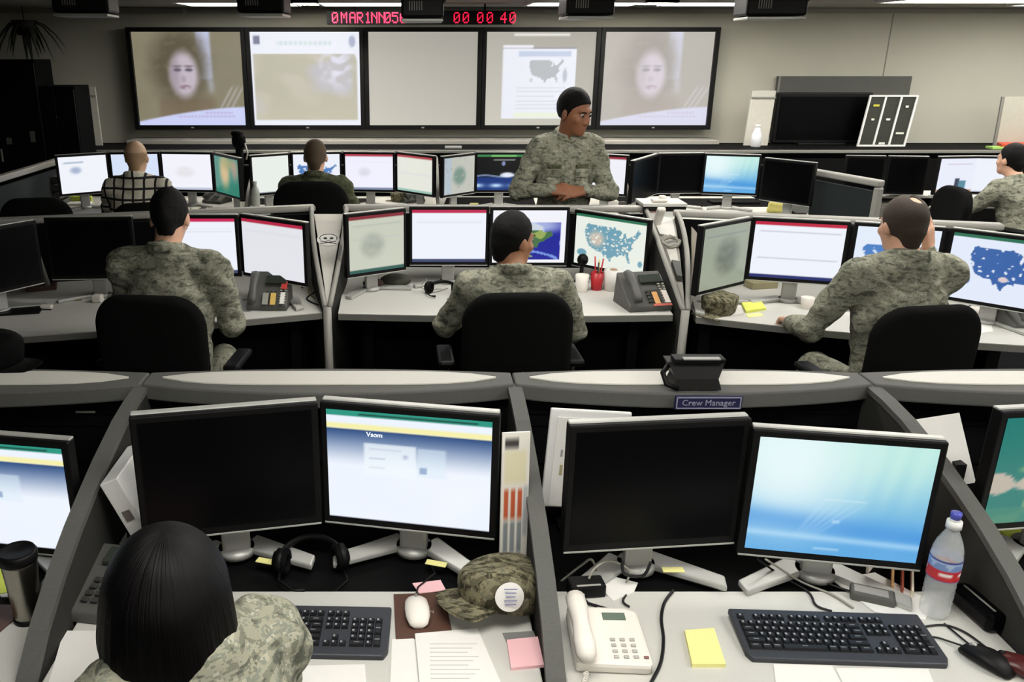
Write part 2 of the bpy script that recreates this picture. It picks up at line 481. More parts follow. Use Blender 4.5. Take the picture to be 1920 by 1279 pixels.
def s_face(k):
    "news picture: a curly-haired woman before a street scene; k washes it out"
    def f(U, V):
        im = blank(U, (128, 122, 100)); im = put(im, .35 * (nz(U, V, 13, 4) * .5 + .5), (158, 150, 124))
        im = put(im, bx(U, V, .58, .5, .71, 1.1, .02) * sm(U + .1 * V, .5, .62), (196, 202, 236)); im = put(im, np.exp(-((U - .66 - .05 * (1 - V)) / .035) ** 2) * sm(V, .3, .45) * .7, (206, 212, 240))
        hair = el(U + .03 * nz(U, V, 40, 1), V + .03 * nz(U, V, 40, 2), .42, .64, .26, .40, .45)
        im = put(im, hair, (92, 84, 66)); im = put(im, hair * sm(nz(U, V, 60, 7), .1, .4) * .4, (124, 114, 90))
        im = put(im, bx(U, V, .2, .05, .72, .3, .05) * .55, (112, 92, 72))
        fc = el(U, V - .0, .45, .55, .13, .24, .3); im = put(im, fc, (196, 184, 196))
        im = put(im, fc * el(U, V, .36, .55, .05, .24, .8) * .5, (140, 128, 138))
        for u in (.395, .5):
            im = put(im, el(U, V, u, .60, .035, .018, .5), (96, 88, 104)); im = put(im, el(U, V, u, .64, .045, .012, .5) * .7, (110, 98, 106))
        im = put(im, el(U, V, .445, .5, .022, .035, .6) * .5, (150, 132, 146)); im = put(im, el(U, V, .455, .415, .05, .024, .5) * .8, (136, 108, 122)); im = put(im, el(U, V, .47, .405, .02, .012, .5) * .7, (216, 206, 212))
        for a in (.78, .83, .88): im = put(im, np.exp(-((U - a - (V - .2) * .5) / .012) ** 2) * bx(U, V, .74, .18, 1, .42, .04) * .6, (190, 186, 190))
        im = put(im, 1 - sm(V - (.20 - .16 * (1 - U) ** 1.6), -.012, .012), (206, 212, 250))
        for u0, v0, u1 in ((.62, .125, .88), (.36, .085, .9)): im = put(im, bx(U, V, u0, v0, u1, v0 + .02, .004) * (.5 + .3 * np.sin(U * 180)) * .8, (176, 150, 196))
        return im * (1 - k) + np.array((232, 228, 232.)) * k
    return f
def s_chart(U, V):
    im = blank(U, (240, 242, 252)); g = blank(U, (190, 186, 168))
    g = put(g, sm(nz(U, V, 16, 21), -.1, .5) * .5, (206, 200, 186)); g = put(g, sm(nz(U, V, 11, 5), .1, .5) * .6, (196, 194, 214)); g = put(g, (1 - sm(V, .0, .4)) * .4, (208, 204, 176))
    g = put(g, el(U, V, .78, .65, .13, .2, .8) * sm(nz(U, V, 50, 3), -.2, .3), (226, 226, 240))
    im = put_img(im, bx(U, V, .02, .055, .97, .77, .006) * (1 - sm(U + .4 * (V - .6), 1.0, 1.03)), g)
    im = put(im, bx(U, V, .03, .87, .09, .96, .006) * .8, (96, 100, 130)); im = put(im, el(U, V, .93, .9, .03, .06, .3) * .7, (150, 160, 190))
    return put(im, bx(U, V, .24, .86, .74, .905, .008) * (.35 + .2 * np.sin(U * 140)), (190, 214, 206))
def s_empty(U, V):
    t = np.clip(.5 * V + .3 * U, 0, 1)[..., None]
    return np.array((206, 202, 190.)) * (1 - t) + np.array((158, 154, 146.)) * t
def s_browse(U, V):
    im = s_empty(U, V); im = put(im, bx(U, V, .25, .96, .76, .985, .004), (236, 236, 232))
    p = bx(U, V, .155, .07, .83, .84, .004); g = blank(U, (238, 240, 250))
    g = put(g, bx(U, V, .3, .74, .78, .80, .006), (198, 210, 232)); g = put(g, poly(U, V, USA, (.4, .46, .72, .72)), (186, 190, 194))
    g = put(g, el(U, V, .73, .54, .02, .07, .4) * .8, (180, 186, 198)); g = put(g, el(U, V, .42, .49, .014, .02, .4) * .7, (190, 190, 190))
    for v in (.40, .36, .31, .26, .22, .18): g = put(g, bx(U, V, .29, v, .74 - .1 * (v == .31), v + .012, .004) * .45, (200, 204, 214))
    g = put(g, bx(U, V, .27, .08, .8, .135, .004) * .6, (236, 244, 206)); g = put(g, V > .82, (150, 150, 166)); g = put(g, bx(U, V, .16, .83, .42, .9), (240, 240, 246))
    im = put_img(im, p, g); return put(im, bx(U, V, .155, .83, .43, .865, .004), (238, 238, 244))
def s_plain(c):
    return lambda U, V: put(blank(U, c), (V < .04), (60, 66, 90))
def s_dark(U, V): return blank(U, (9, 9, 11))

SCREEN = attr_mat('screen_glow', emit=1.0, rough=0.25)
SCREEN_DIM = attr_mat('screen_projection', emit=0.95, rough=0.6)
PRINT = attr_mat('print', rough=0.7)
PLASTIC_PRINT = attr_mat('print_plastic', rough=0.4)
# ------------------------------------------------------------------ common materials
BLACK = mat('black_plastic', (10, 10, 11), rough=0.5, noise=.1, spec=.25)
BLACK_MATTE = mat('black_laminate', (7, 7, 8), rough=0.8, noise=.15, spec=.12)
GLOSS = mat('dark_panel', (5, 5, 7), rough=0.3, noise=.05, spec=.16)
SILVER = mat('silver_plastic', (178, 178, 174), rough=0.38, metal=.25, noise=.03)
LAM = mat('grey_laminate', (196, 195, 189), rough=0.5, noise=.02, nscale=60)
EDGE = mat('desk_edge', (128, 127, 122), rough=0.5, noise=.05)
RAIL = mat('grey_rail', (150, 148, 142), rough=0.45, noise=.04)
FABRIC = mat('grey_partition_cloth', (56, 56, 54), rough=0.95, noise=.25, nscale=260, bump=.3, bscale=600, spec=.1)
TRIM = mat('partition_trim', (86, 86, 83), rough=0.7, noise=.15, nscale=160)
DARKCLOTH = mat('dark_partition_cloth', (14, 14, 16), rough=0.95, noise=.2, nscale=200, bump=.2, bscale=500, spec=.08)
LENS = mat('frosted_inset', (208, 206, 198), rough=0.4, noise=.02)
CHAIR = mat('chair_cloth', (20, 20, 20), rough=0.95, noise=.3, nscale=300, bump=.4, bscale=700, spec=.08)
CREAM = mat('cream_plastic', (228, 222, 214), rough=0.45, noise=.02)
WHITE_P = mat('white_plastic', (226, 226, 224), rough=0.4, noise=.02)
PAPER = mat('white_paper', (226, 224, 220), rough=0.85, noise=.02)
YELLOW = mat('yellow_paper', (234, 228, 152), rough=0.85, noise=.03)
PINK = mat('pink_paper', (238, 188, 194), rough=0.85, noise=.03)
LIME = mat('lime_paper', (196, 206, 84), rough=0.85, noise=.05)
GREYP = mat('grey_phone_plastic', (84, 84, 80), rough=0.5, noise=.06)
GREYK = mat('keyboard_case', (52, 54, 60), rough=0.5, noise=.06)
KEYC = mat('key_black', (24, 25, 29), rough=0.5, noise=.1)
CABLE = mat('black_cable', (16, 16, 17), rough=0.5, noise=.05)
GCABLE = mat('grey_cable', (150, 148, 138), rough=0.5, noise=.05)
CAMO = ramp_mat('camouflage_cloth', [(0, (88, 90, 80)), (.40, (114, 115, 101)), (.475, (144, 143, 126)), (.56, (124, 127, 115)), (.62, (164, 161, 144))], scale=(1, 1, 2.2), nscale=24, detail=5, snap=.004, bump=.35, bscale=45, distortion=.8)
CAMO_OLIVE = ramp_mat('olive_cloth', [(0, (52, 56, 40)), (.42, (74, 78, 58)), (.55, (92, 94, 74))], scale=(1, 1, 1.9), nscale=15, snap=.008, bump=.3, bscale=45)
CAMO_CAP = ramp_mat('camouflage_cap_cloth', [(0, (58, 56, 42)), (.42, (98, 94, 74)), (.52, (130, 124, 100)), (.62, (108, 108, 92)), (.72, (150, 144, 122))], nscale=34, scale=(1, 2.2, 1), snap=.004, bump=.25, bscale=150)
HAIRB = mat('black_hair', (7, 6, 7), rough=0.6, spec=.2, noise=.2, nscale=200, bump=.5, bscale=300)

# ------------------------------------------------------------------ room
def room():
    WY, CZ, LX, RX_, FY = 9.6, 2.42, -6.2, 8.6, -2.2
    carpet = mat('dark_carpet', (20, 20, 22), rough=1, spec=.05, noise=.3, nscale=400, bump=.4, bscale=900)
    wallm = mat('wall_paint', (184, 182, 169), rough=.85, noise=.03, nscale=3)
    ceilm = mat('ceiling_tile', (150, 148, 140), rough=.95, noise=.1, nscale=120, bump=.2, bscale=300)
    m = MB(); m.box(((LX + RX_) / 2, (WY + FY) / 2, -.05), (RX_ - LX, WY - FY, .1), carpet); struct(m.build('floor'))
    m = MB(); m.box(((LX + RX_) / 2, (WY + FY) / 2, CZ + .05), (RX_ - LX, WY - FY, .1), ceilm); struct(m.build('ceiling'))
    m = MB(); m.box(((LX + RX_) / 2, WY + .05, CZ / 2), (RX_ - LX + .2, .1, CZ), wallm)
    m.box((5.02, WY - .0015, 1.75), (.012, .003, 1.3), mat('wall_seam', (136, 134, 124), rough=.9))
    struct(m.build('wall_back'))
    m = MB(); m.box((LX - .05, (WY + FY) / 2, CZ / 2), (.1, WY - FY, CZ), mat('bounce_dimming_paint', (60, 62, 56), rough=.9, noise=.05)); struct(m.build('wall_left'))  # unseen wall, coloured dark to cut light bounced onto the left of the room
    m = MB(); m.box((RX_ + .05, (WY + FY) / 2, CZ / 2), (.1, WY - FY, CZ), wallm); struct(m.build('wall_right'))
    m = MB(); m.box(((LX + RX_) / 2, FY - .05, CZ / 2), (RX_ - LX + .2, .1, CZ), wallm); struct(m.build('wall_front'))
    m = MB(); m.box((-4.3, WY - .02, CZ - .03), (3.7, .03, .05), RAIL); m.box((3.1, WY - .02, CZ - .03), (11, .03, .05), RAIL); struct(m.build('trim_1'))
    # ceiling lamps: recessed fluorescent panels
    glow = mat('lamp_diffuser', (255, 252, 244), emit=LAMP, noise=0)
    def lamp(x, y, lab, w=1.22, d=.6, grp=None):
        t = thing('ceiling_light', lab, 'ceiling light', (x, y, CZ), 0, grp)
        f = MB()
        for sx, sy, lx, ly in ((0, 1, w + .06, .03), (0, -1, w + .06, .03), (1, 0, .03, d), (-1, 0, .03, d)):
            f.box((sx * (w / 2 + .015), sy * (d / 2 + .015), -.012), (lx, ly, .024), WHITE_P)
        f.build('frame', t)
        g = MB(); g.box((0, 0, -.008), (w, d, .012), glow); g.build('diffuser', t)
    lamp(PY(470, 8, 8.3).x, 8.35, 'white fluorescent ceiling panel near the back wall, left of the hanging clock')
    lamp(PY(653, 8, 8.3).x + .14, 8.35, 'white fluorescent ceiling panel just above the left half of the red clock')
    lamp(PY(1130, 11, 8.3).x - .04, 8.3, 'white fluorescent ceiling panel behind the fourth projector from the left')
    lamp(PY(1300, 13, 8.3).x + .12, 8.3, 'white fluorescent ceiling panel between the two projectors on the right')
    for x in (6.2, 7.7): lamp(x, 8.3, 'added unseen ceiling panel brightening the right end of the back wall', grp='added ceiling panels at the right end')  # unseen panels added to brighten the right end of the back wall
    lamp(PY(1845, 18, 7.6).x, 7.75, 'white fluorescent ceiling panel at the far right, nearest the right wall', w=1.3)
    for y in (6.1, 3.9, 1.2, -1.0):
        for x in ((1.3, 3.2, 5.1, 7.0) if y > 5 else (.3, 2.4, 4.6, 6.8) if y > 2 else (.1, 2.3, 4.5)):
            lamp(x, y, 'fluorescent ceiling panel over the desk rows', grp='ceiling panels over the desk rows')
LAMP = 13.0
room()

def wall_screens():
    y = 9.42
    x0, x1 = PY(245, 150, y).x, PY(1341, 152, y).x
    zt, zb = PY(780, 51, y).z, PY(780, 243, y).z
    w = (x1 - x0) / 5; h = zt - zb
    data = [(s_face(.02), 'large wall display of a dark-haired woman on video, leftmost of the five'),
            (s_chart, 'large wall display of a pale chart with emblems in its upper corners'),
            (s_empty, 'blank beige wall display in the middle of the row of five'),
            (s_browse, 'wall display of a web page and small grey map behind the standing man'),
            (s_face(.55), 'large wall display of a washed-out video of a woman, rightmost of the five')]
    for i, (img, lab) in enumerate(data):
        t = thing('wall_display', lab, 'display', (x0 + w * (i + .5), y, zb), 0, 'large displays along the back wall')
        f = MB(); b = .045
        f.box((0, .09, h / 2), (w - .004, .12, h), BLACK_MATTE)
        for s in (1, -1): f.box((s * (w / 2 - b / 2 - .002), .01, h / 2), (b, .06, h), BLACK, .004)
        for z in (h - b / 2, b / 2): f.box((0, .01, z), (w - 2 * b, .06, b), BLACK, .004)
        f.box((0, -.022, b / 2), (.03, .004, .012), SILVER)
        f.build('frame', t)
        s = MB(); s.grid(img, w - 2 * b, h - 2 * b, SCREEN_DIM, T(0, .02, h / 2), 96, 76); s.build('screen', t)
    # shelf rail below the displays
    t = thing('display_shelf', 'long grey metal shelf running under the five wall displays', 'shelf', ((x0 + x1) / 2, 9.3, zb - .12))
    m = MB(); m.box((0, .1, 0), (x1 - x0 + .1, .36, .05), RAIL, .006); m.build('shelf_board', t)
    m = MB(); m.box((0, -.11, -.06), (x1 - x0 + .1, .05, .03), RAIL, .006); m.build('lower_rail', t)
    m = MB()
    for k in range(-2, 3): m.box((k * 1.4, .15, -.25), (.05, .2, .44), BLACK)
    m.build('bracket', t)
wall_screens()

def counter():
    "low black wall counter along the back wall"
    zt = 1.06
    t = thing('wall_counter', 'long black counter along the back wall under the displays', 'counter', (1.2, 9.05, 0))
    m = MB(); m.box((0, 0, zt - .02), (13.6, .62, .04), BLACK_MATTE, .006); m.build('countertop', t)
    m = MB(); m.box((0, -.33, zt - .02), (13.6, .03, .03), EDGE, .004); m.build('front_edge', t)
    for k in range(9):
        m = MB(); x = -6.05 + 1.51 * k
        m.box((x, .04, zt / 2 - .02), (1.49, .5, zt - .05), BLACK_MATTE, .004); m.build('cabinet_unit', t)
        d = MB(); d.box((x, -.222, zt / 2), (1.40, .02, zt - .2), BLACK, .006); d.build('door', t)
counter()

DIG = {'0': '01110 10001 10011 10101 11001 10001 01110', '7': '11111 00001 00010 00100 01000 01000 01000', 'M': '10001 11011 10101 10101 10001 10001 10001', 'A': '01110 10001 10001 11111 10001 10001 10001', 'R': '11110 10001 10001 11110 10100 10010 10001', '1': '00100 01100 00100 00100 00100 00100 01110', '5': '11111 10000 11110 00001 00001 10001 01110', 'N': '10001 11001 10101 10011 10001 10001 10001', '6': '01110 10000 10000 11110 10001 10001 01110', '4': '00010 00110 01010 10010 11111 00010 00010', ' ': '00000 00000 00000 00000 00000 00000 00000'}
def clock():
    y = 8.7
    a = PY(612, 20, y); b = PY(962, 20, y); z0 = PY(780, 46, y).z; w = b.x - a.x; h = a.z - z0
    t = thing('led_clock', 'long black clock with red glowing digits hanging above the wall displays', 'clock', ((a.x + b.x) / 2, y, z0))
    m = MB(); m.box((0, .04, h / 2), (w, .08, h), BLACK_MATTE, .006); m.build('housing', t)
    m = MB()
    for s in (-1, 1): m.cyl((s * w * .35, .04, h + (2.42 - z0 - h) / 2), .01, .01, max(.02, 2.42 - z0 - h), BLACK, 8)
    m.build('bracket', t)
    red = mat('red_led', (255, 24, 70), emit=1.1, noise=0)
    ch = [(617, '0'), (634, 'M'), (650, 'A'), (664, 'R'), (679, '1'), (691, 'N'), (705, 'N'), (716, '0'), (730, '5'), (745, '6'), (846, '0'), (863, '0'), (890, '0'), (908, '0'), (934, '4'), (951, '0')]
    for px, c in ch:
        x = (px - 787) / 350.0 * w + .03; m = MB(); rows = DIG[c].split()
        for j, r in enumerate(rows):
            for i, q in enumerate(r):
                if q == '1': m.box((x + i * .0122, -.002, h / 2 + (3 - j) * .0145), (.0100, .004, .0122), red)
        m.build('digit', t)
clock()

def projector(x0, x1, yb, Y, lab, rot=0.0):
    a = PY(x0, yb, Y); b = PY(x1, yb, Y); w = (b - a).length
    t = thing('projector', lab, 'projector', ((a.x + b.x) / 2, Y, a.z), rot, 'projectors hanging from the ceiling')
    m = MB(); m.box((0, .14, .085), (w, .32, .12), BLACK, .015); m.build('body', t)
    m = MB(); m.box((0, .13, .012), (w * .96, .34, .016), SILVER, .004); m.build('mounting_tray', t)
    m = MB(); m.cyl((w * .28, .31, .085), .035, .035, .05, BLACK, 18, M=T(w * .28, .31, .085) @ RX(PI / 2) @ T(-w * .28, -.31, -.085)); m.build('lens', t)
    m = MB(); m.cyl((0, .14, .13 + (2.42 - a.z - .13) / 2), .022, .022, 2.42 - a.z - .13, BLACK, 12); m.build('ceiling_pole', t)
    m = MB()
    for k in range(6): m.box((-w * .3 + k * .014, -.021, .09), (.006, .004, .05), EDGE)
    m.build('vent', t)
    m = MB(); m.tube([(w * .46, -.01, .1), (w * .56, -.01, .13), (w * .53, .02, .18), (w * .3, .1, .21)], .006, CABLE); m.build('cable', t)
projector(103, 205, 32, 5.5, 'black ceiling projector at far left, above the dark cabinets', .12)
projector(446, 534, 32, 5.5, 'black ceiling projector above the gap of the first and second displays')
projector(752, 832, 42, 5.3, 'black ceiling projector hanging in front of the red clock')
projector(1060, 1150, 37, 5.5, 'black ceiling projector over the head of the standing man')
projector(1397, 1508, 38, 5.5, 'black ceiling projector at right, past the rightmost wall display', -.1)

def back_wall_things():
    # tall dark cabinets on the left
    def cabinet(x0, x1, ytop, Y, lab):
        a = PY(x0, ytop, Y); b = PY(x1, ytop, Y); w = b.x - a.x
        t = thing('storage_cabinet', lab, 'cabinet', ((a.x + b.x) / 2, Y, 0))
        m = MB(); m.box((0, .2, a.z / 2), (w, .38, a.z), BLACK_MATTE, .008); m.build('body', t)
        for s in (-1, 1):
            m = MB(); m.box((s * w / 4, 0, a.z / 2), (w / 2 - .01, .02, a.z - .06), BLACK, .005); d = m.build('door', t)
            m = MB(); m.box((s * .03, -.018, a.z * .55), (.012, .02, .12), EDGE, .003); m.build('handle', d)
    cabinet(-120, 63, 112, 8.27, 'tall black cabinet at the far left edge of the back wall')
    cabinet(64, 138, 162, 8.29, 'lower black cabinet right of the tall one, by the white board')
    cz = 1.06
    def board(px0, px1, pyt, lab, name='foam_board', col=(206, 204, 196), Y=9.1, sk=0.0, kind='board'):
        a = PY(px0, pyt, Y); b = PY(px1, pyt, Y); w = b.x - a.x; h = a.z - cz
        t = thing(name, lab, kind, ((a.x + b.x) / 2, Y, cz))
        M = RX(-.06)
        m = MB(); m.prism([(-w / 2 + sk, 0), (w / 2 + sk, 0), (w / 2, h), (-w / 2, h)], -.012, .012, mat(name + '_card', col, rough=.7), M=M @ RX(PI / 2)); m.build('panel', t)
        return t, w, h, M
    t, w, h, M = board(134, 176, 163, 'white flip board standing on the counter by the dark cabinets', col=(190, 188, 178), sk=.02)
    m = MB(); m.box((0, -.018, h - .09), (w, .012, .016), EDGE, M=M); m.build('clip_bar', t)
    t, w, h, M = board(1412, 1457, 170, 'white flip board on the counter right of the wall displays', col=(226, 224, 216), sk=-.03)
    m = MB(); m.box((0, -.018, h - .07), (w, .012, .016), EDGE, M=M); m.build('clip_bar', t)
    t = thing('water_jug', 'small clear jug in front of the white board on the counter', 'jug', PY(1418, 262, 8.95).xy.to_3d() + Vector((0, 0, cz)))
    m = MB(); m.lathe([(.04, 0), (.05, .01), (.052, .12), (.03, .17), (.026, .2)], mat('pale_plastic', (226, 228, 232), rough=.2, noise=0)); m.build('body', t)
    m = MB(); m.cyl((0, 0, .21), .028, .028, .024, WHITE_P, 14); m.build('cap', t)
    # grey panel on the wall and big black display on the counter
    a = PY(1458, 143, 9.56); b = PY(1710, 146, 9.56)
    t = thing('wall_panel', 'grey board fixed to the back wall above the big black screen', 'board', ((a.x + b.x) / 2, 9.57, 1.1))
    m = MB(); m.box((0, 0, (a.z - 1.1) / 2), (b.x - a.x, .03, a.z - 1.1), mat('slate_panel', (84, 84, 80), rough=.6), .004); m.build('panel', t)
    m = MB(); m.box((-(b.x - a.x) / 2 + .02, -.02, (a.z - 1.1) / 2), (.02, .02, a.z - 1.1), EDGE); m.build('edge_strip', t)
    a = PY(1460, 172, 9.2); b = PY(1640, 172, 9.2); w = b.x - a.x; h = a.z - cz
    t = thing('television', 'big black switched-off television standing on the back counter', 'television', ((a.x + b.x) / 2, 9.2, cz))
    m = MB(); m.box((0, .05, h / 2), (w, .08, h - .02), BLACK, .012); m.build('housing', t)
    m = MB(); m.box((0, .006, h / 2), (w - .08, .01, h - .1), GLOSS); m.build('screen', t)
    m = MB(); m.box((0, .05, .01), (.5, .26, .02), BLACK, .005); m.build('stand', t)
    # white framed grid board
    a = PY(1630, 178, 9.05); b = PY(1718, 178, 9.05); w = b.x - a.x; h = (a.z - cz)
    t = thing('framed_grid_board', 'white framed board of three dark columns leaning beside the television', 'board', ((a.x + b.x) / 2, 9.0, cz))
    S = Matrix.Identity(4); S[0][2] = .14; M = T(-.06, 0, 0) @ RX(-.08) @ S
    m = MB(); m.box((0, .012, h / 2), (w, .016, h), mat('dark_olive_panel', (44, 46, 38), rough=.6), M=M); m.build('backing', t)
    m = MB()
    for k in range(4): m.box((-w / 2 + w * k / 3, 0, h / 2), (.018, .018, h), WHITE_P, M=M)
    for z in (0.008, h - .008): m.box((0, 0, z), (w, .018, .018), WHITE_P, M=M)
    m.build('frame', t)
    for u, v, ww, c in ((-.33, .8, .06, (196, 190, 60)), (.33, .78, .03, (220, 220, 214)), (-.33, .53, .03, (210, 210, 200)), (0, .53, .04, (220, 220, 214)), (.33, .26, .08, (210, 210, 200)), (0, .06, .06, (220, 220, 214))):
        m = MB(); m.box((u * w, -.006, v * h), (ww, .006, .02), PRINT, col=c, M=M); m.build('tag', t)
    # far right: leaning pad, red tray
    a = PY(1893, 182, 8.9)
    t = thing('flip_chart', 'pale flip chart with a dark edge at the right end of the counter', 'flip chart', (a.x + .32, 8.95, cz))
    h = a.z - cz
    m = MB(); m.box((0, .02, h / 2), (.62, .02, h), mat('pad_paper', (168, 166, 154), rough=.8), .004, M=RX(-.05)); m.build('pad', t)
    m = MB(); m.box((-.32, .03, h / 2), (.02, .02, h), EDGE, M=RX(-.05)); m.build('edge_strip', t)
    p = PY(1905, 262, 8.85)
    m = MB(); m.prism([(-.2, -.1), (.25, -.12), (.25, .1), (-.12, .1)], 0, .05, mat('red_plastic', (186, 66, 40), rough=.5), bev=.008); tag(m.build('tray', None, (p.x, p.y, cz)), 'red tray at the right end of the back counter', 'tray')
    p = PY(1873, 276, 8.78)
    m = MB(); m.box((0, 0, .012), (.2, .12, .024), mat('green_plastic', (150, 186, 96), rough=.5), .004); tag(m.build('folder', None, (p.x, p.y, cz)), 'green folder in front of the red tray on the counter', 'folder')
    # left: label and hanging plant
    for px, py, ww, hh, lab in ((62, 256, .045, .1, 'small pale notice on the front of the black cabinets'), (18, 264, .05, .06, 'small grey tag low on the tall black cabinet')):
        p = PY(px, py, 8.26)
        m = MB(); m.box((0, -.004, 0), (ww, .004, hh), PRINT, col=(104, 104, 100)); tag(m.build('notice', None, (p.x, 8.252, p.z)), lab, 'notice')
    lf = mat('plant_leaf', (26, 34, 22), rough=.6, noise=.3)
    p = PY(42, 20, 8.9)
    t = thing('hanging_plant', 'dark trailing plant hanging near the ceiling at far left', 'plant', (p.x, 8.9, 2.14))
    m = MB(); m.lathe([(.07, .0), (.11, .1), (.115, .14), (.1, .14)], mat('plant_pot', (30, 29, 27), rough=.7), 20); m.build('pot', t)
    m = MB(); m.cyl((0, 0, .2), .005, .005, .14, CABLE, 6); m.build('hanger', t)
    m = MB(); rs = random.Random(3)
    for k in range(16):
        an = rs.uniform(0, 2 * PI); L = rs.uniform(.18, .42); dr = rs.uniform(.2, .42)
        pts = [Vector((math.cos(an) * L * s, math.sin(an) * L * s * .5, .13 + .12 * s - (dr + .12) * s * s)) for s in (0, .25, .5, .75, 1)]
        m.tube(pts, [.006, .018, .026, .02, .003], lf, 6, sy=.25)
    m.build('leaves', t)
    # small box of the wall counter edge
    p = PY(850, 276, 8.8)
    m = MB(); m.box((0, 0, .012), (.17, .05, .024), SILVER, .004); tag(m.build('remote_control', None, (p.x, 8.82, cz)), 'small pale remote control on the black counter below the blank display', 'remote control')
back_wall_things()
# ------------------------------------------------------------------ front row of cubicles
DZ = .74            # desk height
NX = [-1.95, -.83, .298, 1.38, 2.5]
def side_profile():
    return [(2.41, 1.056), (2.3, 1.05), (2.186, 1.035), (2.02, .996), (1.917, .965), (1.808, .929), (1.683, .877), (1.567, .815), (1.489, .755), (1.42, .685), (1.36, .60)]
def front_row():
    names = [('far left front cubicle', 'with the steel mug'), ('second front cubicle', 'of the dark-haired woman'), ('third front cubicle', 'with the white phone'), ('right end front cubicle', 'beyond the water bottle')]
    for i in range(4):
        x0, x1 = NX[i], NX[i + 1]; w = x1 - x0; cx = (x0 + x1) / 2
        t = thing('cubicle_partition', f'dark low partition with grey cap behind the {names[i][0]} {names[i][1]}', 'partition', (cx, 2.44, 0), 0, 'partitions of the front row')
        m = MB(); m.box((0, 0, .515), (w - .01, .05, 1.01), DARKCLOTH, .004)
        for z in (.62, .80, .93, .97): m.box((0, -.028, z), (w - .08, .008, .012), BLACK_MATTE)
        m.build('panel', t)
        hw = w / 2 - .002; n = 14
        fr = [(-hw + 2 * hw * k / n, -.05 - .075 * math.sin(PI * k / n) ** .8) for k in range(n + 1)]
        bk = [(hw - 2 * hw * k / n, .05 + .035 * math.sin(PI * k / n)) for k in range(n + 1)]
        m = MB(); m.prism(fr + bk, 1.02, 1.07, TRIM, bev=.006); m.build('cap', t)
        ln = [(-hw * .91 + 1.82 * hw * k / n, -.004 - .055 * (1 - abs(2 * k / n - 1) ** 5)) for k in range(n + 1)]
        lb = [(hw * .91 - 1.82 * hw * k / n, .002 + .048 * (1 - abs(2 * k / n - 1) ** 5)) for k in range(n + 1)]
        m = MB(); m.prism(ln + lb, 1.066, 1.074, LENS); m.build('inset', t)
        # worktop
        t = thing('desk', ['pale desk with the steel mug at the far left of the front row', 'pale desk of the dark-haired woman with the camouflage cap', 'pale desk with the white phone and water bottle', 'pale desk at the right end of the front row'][i], 'desk', (cx, 1.5, 0), 0, 'desks of the front row')
        m = MB(); m.box((0, .12, DZ - .015), (w - .05, .40, .03), LAM, .004); m.build('worktop', t)
        m = MB(); m.box((0, .61, DZ - .03), (w - .05, .575, .03), BLACK_MATTE, .003); m.build('rear_shelf', t)
        for s in (-1, 1):
            m = MB(); m.box((s * (w / 2 - .07), .42, (DZ - .05) / 2), (.04, .86, DZ - .05), BLACK, .004); m.build('leg', t)
    for k, lab in ((1, 'grey cloth side panel left of the dark-haired woman'), (2, 'grey cloth side panel between the camouflage cap and the white phone'), (3, 'grey cloth side panel right of the water bottle')):
        t = thing('side_panel', lab, 'partition', (NX[k], 0, 0), 0, 'side panels of the front row')
        pr = side_profile(); M = Matrix(((0, 0, 1, 0), (1, 0, 0, 0), (0, 1, 0, 0), (0, 0, 0, 1)))
        m = MB(); m.prism(pr + [(1.36, .02), (2.41, .02)], -.016, .016, FABRIC, M=M, bev=.003); m.build('panel', t)
        m = MB(); rings = []
        for q in range(len(pr)):
            (y, z), (y0, z0), (y1, z1) = pr[q], pr[max(q - 1, 0)], pr[min(q + 1, len(pr) - 1)]
            L = math.hypot(y1 - y0, z1 - z0); ny, nz_ = (z1 - z0) / L, -(y1 - y0) / L
            rings.append([(-.021, y - ny * .01, z - nz_ * .01), (.021, y - ny * .01, z - nz_ * .01), (.021, y + .008 * ny, z + .008 * nz_), (-.021, y + .008 * ny, z + .008 * nz_)])
        m.loft(rings, TRIM, smooth=False); m.build('edge_trim', t)
front_row()

# ------------------------------------------------------------------ middle row: three angled desks
RZ2 = 1.12
def bow(a, b, s, n=8):
    a = Vector(a[:2]); b = Vector(b[:2]); d = b - a; nrm = Vector((d.y, -d.x)).normalized()
    return [tuple(a + d * k / n + nrm * s * math.sin(PI * k / n)) for k in range(n + 1)]
def console(name_, back_a, back_b, fa, fb, sag, lab_p, lab_d, row=2):
    "partition with a rail and a desk in front of it; corners are floor points"
    a = Vector(back_a[:2]); b = Vector(back_b[:2]); c = (a + b) / 2; ang = math.atan2(b.y - a.y, b.x - a.x); w = (b - a).length
    t = thing('console_partition', lab_p, 'partition', (c.x, c.y, 0), ang, 'partitions of the middle row')
    m = MB(); m.box((0, .02, .54), (w, .04, 1.06), DARKCLOTH, .003); m.build('panel', t)
    m = MB(); m.box((0, .02, RZ2 - .015), (w + .02, .075, .036), RAIL, .012); m.build('top_rail', t)
    pts = bow(fa, fb, sag) + [tuple(b - (b - a) * .004), tuple(a + (b - a) * .004)]
    o = Vector(pts[len(pts) // 3]) * .5 + c * .5
    loc = [(p[0] - o.x, p[1] - o.y) for p in pts]
    t = thing('console_desk', lab_d, 'desk', (o.x, o.y, 0), 0, 'desks of the middle row')
    m = MB(); m.prism(loc, DZ - .004, DZ, LAM); m.build('worktop', t)
    m = MB(); m.prism(loc, DZ - .035, DZ - .0045, EDGE); m.build('edge_band', t)
    n = Vector((math.sin(ang), -math.cos(ang))); q = c + n * .55 - o
    m = MB(); m.box((0, 0, .37), (w * .86, .03, .66), BLACK_MATTE, M=T(q.x, q.y, 0) @ RZ(ang)); m.build('modesty_panel', t)
    for s in (-1, 1):
        q = c + n * .42 + Vector((math.cos(ang), math.sin(ang))) * s * w * .4 - o
        m = MB(); m.box((0, 0, .35), (.06, .5, .7), BLACK, .004, M=T(q.x, q.y, 0) @ RZ(ang)); m.build('leg', t)
